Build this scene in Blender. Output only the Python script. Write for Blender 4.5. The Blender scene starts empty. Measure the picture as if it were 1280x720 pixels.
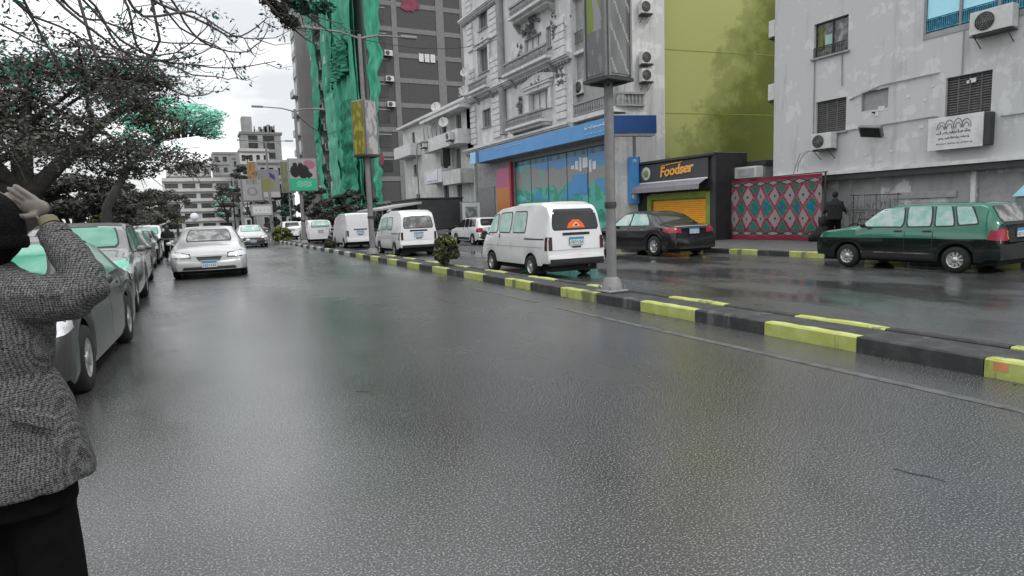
import bpy, math, random
import numpy as np
from mathutils import Vector, Matrix
from mathutils.bvhtree import BVHTree
random.seed(7); rng=np.random.default_rng(7)
S=bpy.context.scene; COL=S.collection; R=math.radians; PI=math.pi

# ------------------------------------------------------------------ camera
cd=bpy.data.cameras.new('camera'); cam=bpy.data.objects.new('camera',cd); COL.objects.link(cam); S.camera=cam
cd.sensor_width=36; cd.lens=36*780/1280; cd.clip_end=5000; cd.clip_start=.05
yaw,pitch,roll=R(26.8),R(6.7),R(2.1)
f=Vector((math.sin(yaw)*math.cos(pitch),math.cos(yaw)*math.cos(pitch),-math.sin(pitch)))
r0=Vector((math.cos(yaw),-math.sin(yaw),0)); u0=r0.cross(f)
r=r0*math.cos(roll)-u0*math.sin(roll); u=r0*math.sin(roll)+u0*math.cos(roll)
cam.matrix_world=Matrix(((r.x,u.x,-f.x,0),(r.y,u.y,-f.y,0),(r.z,u.z,-f.z,1.5),(0,0,0,1)))
S.render.resolution_x=1024; S.render.resolution_y=576
S.view_settings.view_transform='Standard'; S.view_settings.look='None'; S.view_settings.exposure=0.56; S.view_settings.gamma=1

# ------------------------------------------------------------------ overcast sky + weak sun
W=bpy.data.worlds.new('World'); S.world=W; W.use_nodes=True
nt=W.node_tree; nt.nodes.clear()
def N(t,**k):
    n=nt.nodes.new(t)
    for a,b in k.items(): setattr(n,a,b)
    return n
out=N('ShaderNodeOutputWorld'); bg=N('ShaderNodeBackground'); bg.inputs[1].default_value=.1
sky=N('ShaderNodeTexSky',sky_type='NISHITA'); sky.sun_disc=False; sky.sun_elevation=R(48); sky.sun_rotation=R(-20)
tc=N('ShaderNodeTexCoord'); mp=N('ShaderNodeMapping'); mp.inputs['Scale'].default_value=(1,1,2.6); mp.inputs['Location'].default_value=(.35,.1,.12)
nz=N('ShaderNodeTexNoise'); nz.inputs['Scale'].default_value=2.2; nz.inputs['Detail'].default_value=5; nz.inputs['Roughness'].default_value=.5
rp=N('ShaderNodeValToRGB'); rp.color_ramp.elements[0].position=.47; rp.color_ramp.elements[0].color=(5.6,5.7,5.75,1); rp.color_ramp.elements[1].position=.60; rp.color_ramp.elements[1].color=(10.6,10.7,10.8,1)
sp=N('ShaderNodeSeparateXYZ'); zr=N('ShaderNodeMapRange'); zr.inputs[1].default_value=.25; zr.inputs[2].default_value=1; zr.inputs[3].default_value=1; zr.inputs[4].default_value=1.75
mul=N('ShaderNodeVectorMath',operation='SCALE')
mx=N('ShaderNodeMix',data_type='RGBA'); mx.inputs[0].default_value=.08
L=nt.links.new
L(tc.outputs['Generated'],mp.inputs[0]); L(mp.outputs[0],nz.inputs[0]); L(nz.outputs[0],rp.inputs[0])
L(tc.outputs['Generated'],sp.inputs[0]); L(sp.outputs[2],zr.inputs[0]); L(rp.outputs[0],mul.inputs[0]); L(zr.outputs[0],mul.inputs['Scale'])
L(mul.outputs[0],mx.inputs[6]); L(sky.outputs[0],mx.inputs[7]); L(mx.outputs[2],bg.inputs[0]); L(bg.outputs[0],out.inputs[0])
sd=bpy.data.lights.new('sun','SUN'); sd.energy=.8; sd.angle=R(14); sd.color=(1,.97,.93)
sun=bpy.data.objects.new('sun',sd); COL.objects.link(sun); sun.rotation_euler=(R(42),0,R(20))

# ------------------------------------------------------------------ materials
M={}
def mat(name,col,rough=.7,metal=0,var=.12,scale=3,bump=0,bscale=40,col2=None,spec=.5,thr=None,stretch=(1,1,1),coat=0):
    """plain surface: base colour varied by noise toward col2, optional relief"""
    m=bpy.data.materials.new(name); m.use_nodes=True; t=m.node_tree; b=t.nodes['Principled BSDF']
    b.inputs['Roughness'].default_value=rough; b.inputs['Metallic'].default_value=metal; b.inputs['Specular IOR Level'].default_value=spec
    if coat: b.inputs['Coat Weight'].default_value=coat; b.inputs['Coat Roughness'].default_value=.04
    c=t.nodes.new('ShaderNodeTexCoord'); g=t.nodes.new('ShaderNodeMapping'); g.inputs['Scale'].default_value=stretch
    oi=t.nodes.new('ShaderNodeObjectInfo'); vm=t.nodes.new('ShaderNodeVectorMath'); vm.operation='SCALE'; vm.inputs[0].default_value=(31,17,23); t.links.new(oi.outputs['Random'],vm.inputs['Scale']); t.links.new(vm.outputs[0],g.inputs['Location'])
    t.links.new(c.outputs['Object'],g.inputs[0])
    n=t.nodes.new('ShaderNodeTexNoise'); n.inputs['Scale'].default_value=scale; n.inputs['Detail'].default_value=6; n.inputs['Roughness'].default_value=.62
    t.links.new(g.outputs[0],n.inputs[0])
    rp=t.nodes.new('ShaderNodeValToRGB'); e=rp.color_ramp.elements
    lo,hi=thr or (.3,.7); e[0].position=lo; e[1].position=hi
    c2=col2 or [x*(1+var) for x in col]; c1=col if col2 else [x*(1-var) for x in col]
    e[0].color=(*c1,1); e[1].color=(*c2,1)
    t.links.new(n.outputs[0],rp.inputs[0]); t.links.new(rp.outputs[0],b.inputs['Base Color'])
    if bump:
        n2=t.nodes.new('ShaderNodeTexNoise'); n2.inputs['Scale'].default_value=bscale; n2.inputs['Detail'].default_value=4
        t.links.new(c.outputs['Object'],n2.inputs[0])
        bp=t.nodes.new('ShaderNodeBump'); bp.inputs['Strength'].default_value=bump; bp.inputs['Distance'].default_value=.02
        t.links.new(n2.outputs[0],bp.inputs['Height']); t.links.new(bp.outputs[0],b.inputs['Normal'])
    M[name]=m; return m
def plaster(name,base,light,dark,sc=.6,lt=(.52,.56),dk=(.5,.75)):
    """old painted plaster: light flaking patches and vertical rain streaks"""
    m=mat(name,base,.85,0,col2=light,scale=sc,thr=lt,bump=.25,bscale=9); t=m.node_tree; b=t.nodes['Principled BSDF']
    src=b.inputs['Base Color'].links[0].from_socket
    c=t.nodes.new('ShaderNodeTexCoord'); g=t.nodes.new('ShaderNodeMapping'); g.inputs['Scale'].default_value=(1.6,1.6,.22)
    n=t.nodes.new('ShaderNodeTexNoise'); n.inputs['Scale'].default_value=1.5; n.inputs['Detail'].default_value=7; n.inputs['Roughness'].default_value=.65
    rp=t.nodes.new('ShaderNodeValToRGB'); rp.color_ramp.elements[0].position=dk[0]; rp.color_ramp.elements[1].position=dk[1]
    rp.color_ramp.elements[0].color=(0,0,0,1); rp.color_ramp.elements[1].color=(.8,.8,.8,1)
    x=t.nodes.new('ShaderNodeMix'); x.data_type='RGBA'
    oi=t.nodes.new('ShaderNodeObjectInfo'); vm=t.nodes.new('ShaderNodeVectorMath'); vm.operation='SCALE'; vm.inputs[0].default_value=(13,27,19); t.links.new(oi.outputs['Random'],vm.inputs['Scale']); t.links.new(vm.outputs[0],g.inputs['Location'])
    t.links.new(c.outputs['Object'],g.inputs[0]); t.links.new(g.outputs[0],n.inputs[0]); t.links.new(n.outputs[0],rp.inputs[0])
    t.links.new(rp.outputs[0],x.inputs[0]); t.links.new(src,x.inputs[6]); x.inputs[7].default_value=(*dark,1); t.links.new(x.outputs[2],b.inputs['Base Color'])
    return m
def wet(name,base,light,rlo,rhi,psc,pthr,grain=260,bmp=.35,spk=.16,film=None):
    """wet asphalt: aggregate grain, wear, and a roughness map of damp and standing-water zones"""
    m=bpy.data.materials.new(name); m.use_nodes=True; t=m.node_tree; b=t.nodes['Principled BSDF']; K=t.nodes.new; l=t.links.new
    c=K('ShaderNodeTexCoord')
    n1=K('ShaderNodeTexNoise'); n1.inputs['Scale'].default_value=.35; n1.inputs['Detail'].default_value=8; l(c.outputs['Object'],n1.inputs[0])
    n2=K('ShaderNodeTexNoise'); n2.inputs['Scale'].default_value=grain; n2.inputs['Detail'].default_value=5; n2.inputs['Roughness'].default_value=.7; l(c.outputs['Object'],n2.inputs[0])
    r1=K('ShaderNodeValToRGB'); r1.color_ramp.elements[0].position=.35; r1.color_ramp.elements[1].position=.7; r1.color_ramp.elements[0].color=(*base,1); r1.color_ramp.elements[1].color=(*light,1); l(n1.outputs[0],r1.inputs[0])
    r2=K('ShaderNodeValToRGB'); r2.color_ramp.elements[0].position=.53; r2.color_ramp.elements[1].position=.60; r2.color_ramp.elements[0].color=(0,0,0,1); r2.color_ramp.elements[1].color=(1,1,1,1); l(n2.outputs[0],r2.inputs[0])
    x=K('ShaderNodeMix'); x.data_type='RGBA'; l(r2.outputs[0],x.inputs[0]); l(r1.outputs[0],x.inputs[6]); x.inputs[7].default_value=(spk,spk,spk,1); l(x.outputs[2],b.inputs['Base Color'])
    mp=K('ShaderNodeMapping'); mp.inputs['Scale'].default_value=(1,.45,1); l(c.outputs['Object'],mp.inputs[0])
    n3=K('ShaderNodeTexNoise'); n3.inputs['Scale'].default_value=psc; n3.inputs['Detail'].default_value=6; n3.inputs['Roughness'].default_value=.6; l(mp.outputs[0],n3.inputs[0])
    mr=K('ShaderNodeMapRange'); mr.inputs[1].default_value=pthr[0]; mr.inputs[2].default_value=pthr[1]; mr.inputs[3].default_value=rlo; mr.inputs[4].default_value=rhi; l(n3.outputs[0],mr.inputs[0])
    if film:
        # a thin film of standing water in the low part of the carriageway
        vd=K('ShaderNodeVectorMath'); vd.operation='SUBTRACT'; vd.inputs[1].default_value=(film[0],film[1],0); l(c.outputs['Object'],vd.inputs[0]); vs_=K('ShaderNodeVectorMath'); vs_.operation='MULTIPLY'; vs_.inputs[1].default_value=(1/film[2],1/film[3],0); l(vd.outputs[0],vs_.inputs[0]); ln_=K('ShaderNodeVectorMath'); ln_.operation='LENGTH'; l(vs_.outputs[0],ln_.inputs[0])
        n4=K('ShaderNodeTexNoise'); n4.inputs['Scale'].default_value=1.1; n4.inputs['Detail'].default_value=8; n4.inputs['Roughness'].default_value=.7; l(c.outputs['Object'],n4.inputs[0]); ad=K('ShaderNodeMath'); ad.operation='ADD'; l(ln_.outputs['Value'],ad.inputs[0]); l(n4.outputs[0],ad.inputs[1])
        fm=K('ShaderNodeMapRange'); fm.inputs[1].default_value=1.15; fm.inputs[2].default_value=1.65; fm.inputs[3].default_value=.42; fm.inputs[4].default_value=1; l(ad.outputs[0],fm.inputs[0]); mm_=K('ShaderNodeMath'); mm_.operation='MULTIPLY'; l(mr.outputs[0],mm_.inputs[0]); l(fm.outputs[0],mm_.inputs[1]); l(mm_.outputs[0],b.inputs['Roughness'])
    else: l(mr.outputs[0],b.inputs['Roughness'])
    bp=K('ShaderNodeBump'); bp.inputs['Distance'].default_value=.0035; b.inputs['Specular IOR Level'].default_value=.8; mr2=K('ShaderNodeMapRange'); mr2.inputs[1].default_value=pthr[0]; mr2.inputs[2].default_value=pthr[1]; mr2.inputs[3].default_value=.10*bmp; mr2.inputs[4].default_value=bmp; l(n3.outputs[0],mr2.inputs[0]); l(mr2.outputs[0],bp.inputs['Strength'])
    l(n2.outputs[0],bp.inputs['Height']); l(bp.outputs[0],b.inputs['Normal']); M[name]=m
def printed(name,rough=.7):
    """flat print: colours come from the mesh's own colour attribute"""
    m=bpy.data.materials.new(name); m.use_nodes=True; t=m.node_tree; b=t.nodes['Principled BSDF']
    a=t.nodes.new('ShaderNodeVertexColor'); a.layer_name='print'; t.links.new(a.outputs[0],b.inputs['Base Color']); b.inputs['Roughness'].default_value=rough; M[name]=m
wet('asphalt',(.026,.026,.0262),(.052,.052,.0522),.17,.38,.17,(.36,.62),grain=88,bmp=.9,spk=.22,film=(.9,9,1.7,7))
wet('wet_asphalt',(.035,.036,.037),(.06,.06,.06),.05,.42,.45,(.42,.6),grain=150,bmp=.3,spk=.12)
mat('earth',(.05,.048,.04),.9,var=.4,scale=.5)
mat('paving',(.10,.10,.10),.55,var=.35,scale=1.2,bump=.3,bscale=12)
plaster('kerb_yellow',(.36,.40,.10),(.43,.47,.17),(.10,.105,.06),sc=5,lt=(.45,.6),dk=(.56,.62))
plaster('kerb_dark',(.030,.031,.032),(.05,.05,.05),(.12,.12,.12),sc=5,lt=(.45,.6),dk=(.60,.66))
mat('kerb_white',(.42,.42,.40),.6,var=.25,scale=6,bump=.3,bscale=30)
mat('kerb_orange',(.55,.22,.10),.6,var=.2,scale=9)
mat('line_paint',(.11,.11,.11),.5,col2=(.05,.05,.05),scale=9,thr=(.45,.60))
mat('yellow_paint',(.30,.34,.09),.6,var=.2,scale=8)
plaster('plaster_light',(.52,.52,.52),(.60,.60,.60),(.27,.27,.27),sc=1.7,lt=(.57,.60),dk=(.55,.8))
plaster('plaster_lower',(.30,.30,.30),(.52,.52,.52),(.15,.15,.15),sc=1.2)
plaster('plaster_ornate',(.54,.54,.54),(.66,.66,.66),(.28,.28,.28),sc=1.1,dk=(.52,.8))
plaster('plaster_cream',(.52,.52,.51),(.62,.62,.61),(.24,.24,.24),sc=.9)
mat('plaster_green',(.36,.40,.155),.85,scale=1,bump=.2,bscale=5)
def diagonal_mottle():  # mottled green, darker towards the right and the bottom
    t=M['plaster_green'].node_tree; b=t.nodes['Principled BSDF']; K=t.nodes.new; l=t.links.new
    c=K('ShaderNodeTexCoord'); sx=K('ShaderNodeSeparateXYZ'); n=K('ShaderNodeTexNoise'); n.inputs['Scale'].default_value=.55; n.inputs['Detail'].default_value=9; n.inputs['Roughness'].default_value=.68
    l(c.outputs['Object'],sx.inputs[0]); l(c.outputs['Object'],n.inputs[0])
    def mt_(op,a,b_):
        q=K('ShaderNodeMath'); q.operation=op
        for i_,v in enumerate((a,b_)):
            if isinstance(v,(int,float)): q.inputs[i_].default_value=v
            else: l(v,q.inputs[i_])
        return q.outputs[0]
    v=mt_('ADD',mt_('MULTIPLY',sx.outputs[0],.11),mt_('MULTIPLY',sx.outputs[2],-.055)); v=mt_('ADD',v,mt_('MULTIPLY',n.outputs[0],.9)); v=mt_('ADD',v,.43)
    rp=K('ShaderNodeValToRGB'); e=rp.color_ramp.elements; e[0].position=.42; e[0].color=(.36,.385,.135,1); e[1].position=.80; e[1].color=(.095,.112,.012,1)
    for p,c_ in ((.50,(.245,.27,.08,1)),(.58,(.22,.245,.068,1)),(.70,(.125,.145,.02,1))): q=e.new(p); q.color=c_
    l(v,rp.inputs[0]); l(rp.outputs[0],b.inputs['Base Color'])
diagonal_mottle()
mat('ornate_dark',(.15,.15,.15),.85,var=.4,scale=4,bump=.4,bscale=20)
mat('stone_pale',(.60,.60,.60),.85,var=.18,scale=3,bump=.3,bscale=15)
mat('stone_grey',(.30,.30,.30),.85,var=.2,scale=3,bump=.3,bscale=15)
mat('dark_brick',(.078,.076,.076),.9,var=.14,scale=5,bump=.3,bscale=6)
mat('frame_concrete',(.19,.185,.185),.9,var=.12,scale=2)
mat('column_concrete',(.29,.285,.28),.9,var=.15,scale=.6,stretch=(1,1,.3),bump=.3,bscale=3)
mat('far_wall',(.27,.27,.27),.9,var=.25,scale=.6)  # lightened so the colour carries the distance haze
mat('far_wall_pale',(.48,.48,.47),.9,var=.15,scale=.6)
mat('pink_poster',(.20,.045,.07),.8,var=.3,scale=2)
mat('net_green',(.035,.27,.17),.9,col2=(.09,.40,.28),scale=1.3,thr=(.42,.68),stretch=(1,1,.35),bump=.3,bscale=6)
mat('net_dark',(.02,.20,.12),.8,var=.3,scale=2)
mat('net_pale',(.09,.34,.24),.9,col2=(.15,.42,.31),scale=1.3,thr=(.4,.65),stretch=(1,1,.35),bump=.6,bscale=6)
mat('fascia_blue',(.07,.27,.58),.45,var=.1,scale=.8)
mat('fascia_deep',(.01,.055,.20),.4,var=.1)
mat('sign_white',(.72,.75,.80),.5,var=.03)
mat('sign_pale_blue',(.35,.60,.85),.5,var=.03)
mat('shop_black',(.022,.022,.024),.5,var=.3,scale=5,bump=.15)
mat('sign_charcoal',(.055,.054,.058),.6,var=.1)
mat('awning_grey',(.24,.23,.25),.7,var=.1)
mat('shutter_orange',(.85,.38,.015),.45,col2=(.75,.27,.02),scale=1.5,thr=(.45,.7))
mat('olive_paint',(.20,.27,.04),.7,var=.2)
mat('letter_orange',(.90,.42,.05),.5,var=.15,scale=12)
mat('letter_edge',(.95,.70,.55),.5,var=.05)
mat('red_frame',(.35,.02,.04),.5,var=.15)
mat('metal_grey',(.22,.22,.22),.45,.4,var=.15,scale=6)
mat('metal_dark',(.05,.05,.05),.5,.3,var=.2)
mat('pole_grey',(.19,.185,.185),.6,.1,var=.2,scale=4,bump=.2)
mat('ad_panel',(.12,.12,.12),.5,var=.25,scale=3)
mat('ad_green',(.20,.25,.03),.5,var=.35,scale=1.2)
mat('ac_white',(.55,.55,.54),.5,var=.12,scale=5)
mat('black_plastic',(.014,.014,.015),.55,var=.2)
mat('black_void',(.006,.006,.006),.9,var=.1)
mat('shutter_wood',(.13,.128,.125),.8,var=.3,scale=6)
mat('cyan_glass',(.42,.78,.90),.08,col2=(.30,.70,.86),scale=1,spec=.8)
mat('blue_railing',(.02,.16,.28),.5,col2=(.08,.35,.45),scale=8,thr=(.4,.6))
mat('window_glass',(.045,.048,.05),.08,var=.4,scale=1,spec=.4)
mat('window_glass_pale',(.30,.31,.31),.12,var=.3,scale=.8,spec=.9)
mat('teal_glass',(.04,.23,.155),.08,col2=(.08,.30,.21),scale=2.5,thr=(.4,.6),spec=.8)
mat('teal_glass_pale',(.20,.42,.35),.08,col2=(.42,.50,.48),scale=3,thr=(.45,.6),spec=.8)
mat('grey_glass',(.10,.10,.10),.07,col2=(.30,.30,.30),scale=4,thr=(.45,.62),spec=.4)
mat('dark_glass',(.02,.02,.022),.06,var=.3,scale=2,spec=.4)
for nm,c,ct,rg in (('paint_silver',(.42,.42,.42),.7,.28),('paint_white',(.66,.66,.67),.6,.3),('paint_grey',(.06,.06,.06),.8,.25),('paint_black',(.010,.010,.011),1,.18),('paint_suv',(.055,.055,.055),.8,.25),('paint_steel',(.14,.14,.14),.8,.28),('paint_beige',(.30,.30,.29),.6,.3),('paint_reflection_dark',(.006,.010,.009),1,.15)):
    mat(nm,c,rg,.25 if nm in('paint_silver','paint_grey','paint_suv','paint_steel') else 0,var=.07,scale=2,coat=ct*(.45 if nm in('paint_black','paint_reflection_dark','paint_suv') else 1),spec=.25 if nm in('paint_black','paint_reflection_dark') else .5)
mat('paint_teal',(.006,.125,.075),.16,0,col2=(.010,.16,.10),scale=3,coat=1)
mat('lamp_dark',(.05,.012,.015),.2,var=.3,scale=12)
mat('paint_teal_blue',(.03,.13,.36),.2,0,var=.3,scale=5,coat=1)
mat('rubber',(.010,.010,.010),.8,var=.2)
mat('rim_alloy',(.50,.50,.50),.3,.7,var=.1)
mat('lamp_clear',(.60,.60,.62),.12,.2,var=.15,scale=12)
mat('lamp_teal',(.15,.48,.36),.12,var=.2)
mat('lamp_red',(.30,.015,.04),.2,var=.25,scale=12)
mat('lamp_amber',(.55,.25,.02),.25,var=.1)
mat('sticker_orange',(.85,.16,.03),.6,var=.1)
mat('bark',(.040,.038,.036),.95,var=.4,scale=6,bump=.8,bscale=14)
mat('twig',(.075,.068,.068),.9,var=.3,scale=6)
mat('leaf_dark',(.032,.034,.027),.7,var=.5,scale=1.4)
mat('leaf_mid',(.085,.088,.074),.7,var=.4,scale=1.4)
mat('leaf_olive',(.13,.15,.025),.7,var=.4,scale=1.4)
mat('leaf_teal',(.30,.70,.56),.6,var=.35,scale=1.4)
mat('leaf_dteal',(.02,.16,.10),.6,var=.35,scale=1.4)
mat('skin',(.125,.112,.10),.55,var=.1,scale=8)
mat('cuff_yellow',(.125,.12,.055),.8,var=.2,scale=20)
mat('black_wool',(.004,.004,.004),.95,var=.6,scale=60,spec=.15,bump=.8,bscale=140)
mat('trouser_black',(.004,.004,.004),.95,var=.3,scale=20,spec=.1)
mat('dark_cloth',(.012,.012,.013),.9,var=.4,scale=10)
mat('tarp_black',(.03,.03,.032),.6,var=.3,scale=2)
mat('tarp_pale',(.34,.34,.34),.7,var=.2,scale=2)
mat('wire_black',(.02,.02,.02),.7)
printed('print'); printed('woven',.95); printed('gloss_print',.35)
# tweed jacket cloth
def tweed():
    m=bpy.data.materials.new('tweed'); m.use_nodes=True; t=m.node_tree; b=t.nodes['Principled BSDF']; K=t.nodes.new; l=t.links.new
    b.inputs['Roughness'].default_value=.95; b.inputs['Specular IOR Level'].default_value=.15
    c=K('ShaderNodeTexCoord'); a=K('ShaderNodeTexWave'); a.bands_direction='Z'; a.inputs['Scale'].default_value=48; a.inputs['Distortion'].default_value=6; a.inputs['Detail'].default_value=3; a.inputs['Detail Scale'].default_value=6
    a2=K('ShaderNodeTexWave'); a2.bands_direction='X'; a2.inputs['Scale'].default_value=36; a2.inputs['Distortion'].default_value=7; a2.inputs['Detail'].default_value=3; a2.inputs['Detail Scale'].default_value=6
    n=K('ShaderNodeTexNoise'); n.inputs['Scale'].default_value=150; n.inputs['Detail'].default_value=3
    for q in (a,a2,n): l(c.outputs['Object'],q.inputs[0])
    s=K('ShaderNodeMath'); s.operation='ADD'; l(a.outputs[1],s.inputs[0]); l(a2.outputs[1],s.inputs[1])
    s2=K('ShaderNodeMath'); s2.operation='MULTIPLY'; l(s.outputs[0],s2.inputs[0]); l(n.outputs[0],s2.inputs[1])
    rp=K('ShaderNodeValToRGB'); rp.color_ramp.elements[0].position=.15; rp.color_ramp.elements[1].position=1.0; rp.color_ramp.elements[0].color=(.014,.014,.014,1); rp.color_ramp.elements[1].color=(.20,.20,.20,1)
    l(s2.outputs[0],rp.inputs[0]); l(rp.outputs[0],b.inputs['Base Color'])
    bp=K('ShaderNodeBump'); bp.inputs['Strength'].default_value=.5; bp.inputs['Distance'].default_value=.004; l(s2.outputs[0],bp.inputs['Height']); l(bp.outputs[0],b.inputs['Normal'])
    M['tweed']=m
tweed()

# ------------------------------------------------------------------ mesh helpers
def root_of(o):
    while o.parent: o=o.parent
    return o
class MB:
    """collects shapes; build() links them as one mesh object"""
    def __init__(s): s.v=[]; s.f=[]; s.sm=[]; s.T=None
    def add(s,vs,fs,smooth=False):
        k=len(s.v); s.v+= [s.T@Vector(p) for p in vs] if s.T else [Vector(p) for p in vs]
        s.f+=[tuple(i+k for i in q) for q in fs]; s.sm+=[smooth]*len(fs)
        return s
    def box(s,x0,x1,y0,y1,z0,z1,bev=0):
        if bev:
            b=min(bev,abs(x1-x0)*.4,abs(y1-y0)*.4,abs(z1-z0)*.4); vs=[];
            for z,k in ((z0,b),(z0+b,0),(z1-b,0),(z1,b)):
                vs+=[(x0+k,y0+k,z),(x1-k,y0+k,z),(x1-k,y1-k,z),(x0+k,y1-k,z)]
            fs=[(3,2,1,0),(12,13,14,15)]+[(a*4+i,a*4+(i+1)%4,a*4+4+(i+1)%4,a*4+4+i) for a in range(3) for i in range(4)]
            return s.add(vs,fs)
        return s.add([(x0,y0,z0),(x1,y0,z0),(x1,y1,z0),(x0,y1,z0),(x0,y0,z1),(x1,y0,z1),(x1,y1,z1),(x0,y1,z1)],
            [(3,2,1,0),(4,5,6,7),(0,1,5,4),(1,2,6,5),(2,3,7,6),(3,0,4,7)])
    def tube(s,pts,rad,n=8,cap=True):
        pts=[Vector(p) for p in pts]; m=len(pts); rr=rad if isinstance(rad,(list,tuple)) else [rad]*m; vs=[]; a=None
        for i,p in enumerate(pts):
            d=(pts[min(i+1,m-1)]-pts[max(i-1,0)]).normalized()
            if a is None: a=d.orthogonal().normalized()
            a=(a-d*a.dot(d)); a=a.normalized() if a.length>1e-5 else d.orthogonal().normalized(); b=d.cross(a)
            vs+=[p+(a*math.cos(2*PI*k/n)+b*math.sin(2*PI*k/n))*rr[i] for k in range(n)]
        fs=[(i*n+k,i*n+(k+1)%n,(i+1)*n+(k+1)%n,(i+1)*n+k) for i in range(m-1) for k in range(n)]
        s.add(vs,fs,True)
        if cap: s.add(vs[:n],[tuple(range(n))[::-1]]); s.add(vs[-n:],[tuple(range(n))])
        return s
    def lathe(s,prof,n=20,axis='Z',c=(0,0,0)):
        """prof: (radius, height)"""
        vs=[]
        for (q,h) in prof:
            for k in range(n):
                a=2*PI*k/n; x,y=q*math.cos(a),q*math.sin(a)
                p={'Z':(x,y,h),'Y':(x,h,y),'X':(h,x,y)}[axis]; vs.append((p[0]+c[0],p[1]+c[1],p[2]+c[2]))
        return s.add(vs,[(i*n+k,i*n+(k+1)%n,(i+1)*n+(k+1)%n,(i+1)*n+k) for i in range(len(prof)-1) for k in range(n)],True)
    def ball(s,c,rx,ry=None,rz=None,n=12,m=8):
        ry=ry or rx; rz=rz or rx; vs=[]
        for i in range(m+1):
            t=PI*i/m
            for k in range(n): a=2*PI*k/n; vs.append((c[0]+rx*math.sin(t)*math.cos(a),c[1]+ry*math.sin(t)*math.sin(a),c[2]+rz*math.cos(t)))
        return s.add(vs,[(i*n+k,(i+1)*n+k,(i+1)*n+(k+1)%n,i*n+(k+1)%n) for i in range(m) for k in range(n)],True)
    def prism(s,pts,d):
        """flat polygon (3-D points) thickened along vector d"""
        n=len(pts); d=Vector(d); a=[Vector(p) for p in pts]; vs=a+[p+d for p in a]
        return s.add(vs,[tuple(range(n))[::-1],tuple(range(n,2*n))]+[(i,(i+1)%n,n+(i+1)%n,n+i) for i in range(n)])
    def build(s,name,mt,parent=None,world=True,loc=None):
        me=bpy.data.meshes.new(name); off=Vector((0,0,0))
        if parent and world: off=root_of(parent).location
        me.from_pydata([tuple(v-off) for v in s.v],[],s.f); me.polygons.foreach_set('use_smooth',s.sm)
        me.materials.append(M[mt] if isinstance(mt,str) else mt); me.update()
        o=bpy.data.objects.new(name,me); COL.objects.link(o)
        if parent: o.parent=parent
        if loc: o.location=loc
        return o
def tag(o,label=None,cat=None,group=None,kind=None):
    for k,v in (('label',label),('category',cat),('group',group),('kind',kind)):
        if v: o[k]=v
    return o
def thing(name,label,cat,loc=(0,0,0),rz=0,group=None):
    o=bpy.data.objects.new(name,None); COL.objects.link(o); o.location=loc; o.rotation_euler=(0,0,rz); o.empty_display_size=.2
    return tag(o,label,cat,group)
def inst(src,name,parent,loc,rz=0,mt=None,sc=None):
    c=src.copy(); c.name=name; COL.objects.link(c); c.parent=parent; c.location=loc; c.rotation_euler=(0,0,rz)
    if sc: c.scale=sc
    for k in list(c.keys()):
        if k in('label','category','group'): del c[k]
    return c
def copy_tree(o,parent=None):
    c=o.copy(); COL.objects.link(c); c.parent=parent
    for ch in o.children: copy_tree(ch,c)
    return c
class Fr:
    """local frame of a facade: U along it, z up, W out of it"""
    def __init__(s,o,U,Wn): s.o=Vector(o); s.U=Vector(U).normalized(); s.W=Vector(Wn).normalized(); s.T=Matrix((( s.U.x,s.W.x,0,s.o.x),(s.U.y,s.W.y,0,s.o.y),(0,0,1,s.o.z),(0,0,0,1)))
    def mb(s): m=MB(); m.T=s.T; return m
    def p(s,u,w,z): return s.T@Vector((u,w,z))
# in a frame, local coords are (u, w, z)
def holed(fr,u0,u1,z0,z1,holes,depth=.2,thick=.3):
    """wall sheet with real openings and reveals; holes=(ua,ub,za,zb)"""
    m=fr.mb(); us=sorted({u0,u1,*[h[0] for h in holes],*[h[1] for h in holes]}); zs=sorted({z0,z1,*[h[2] for h in holes],*[h[3] for h in holes]})
    us=[x for x in us if u0<=x<=u1]; zs=[x for x in zs if z0<=x<=z1]
    for a,b in zip(us,us[1:]):
        for c,d in zip(zs,zs[1:]):
            um,zm=(a+b)/2,(c+d)/2
            if any(h[0]<um<h[1] and h[2]<zm<h[3] for h in holes): continue
            m.add([(a,0,c),(b,0,c),(b,0,d),(a,0,d)],[(0,1,2,3)])
    for (a,b,c,d) in holes:
        m.add([(a,0,c),(b,0,c),(b,0,d),(a,0,d),(a,-depth,c),(b,-depth,c),(b,-depth,d),(a,-depth,d)],[(0,1,5,4),(1,2,6,5),(2,3,7,6),(3,0,4,7)])
    m.add([(u0,0,z0),(u1,0,z0),(u1,0,z1),(u0,0,z1),(u0,-thick,z0),(u1,-thick,z0),(u1,-thick,z1),(u0,-thick,z1)],[(0,1,5,4),(1,2,6,5),(2,3,7,6),(3,0,4,7)])
    return m
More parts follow.
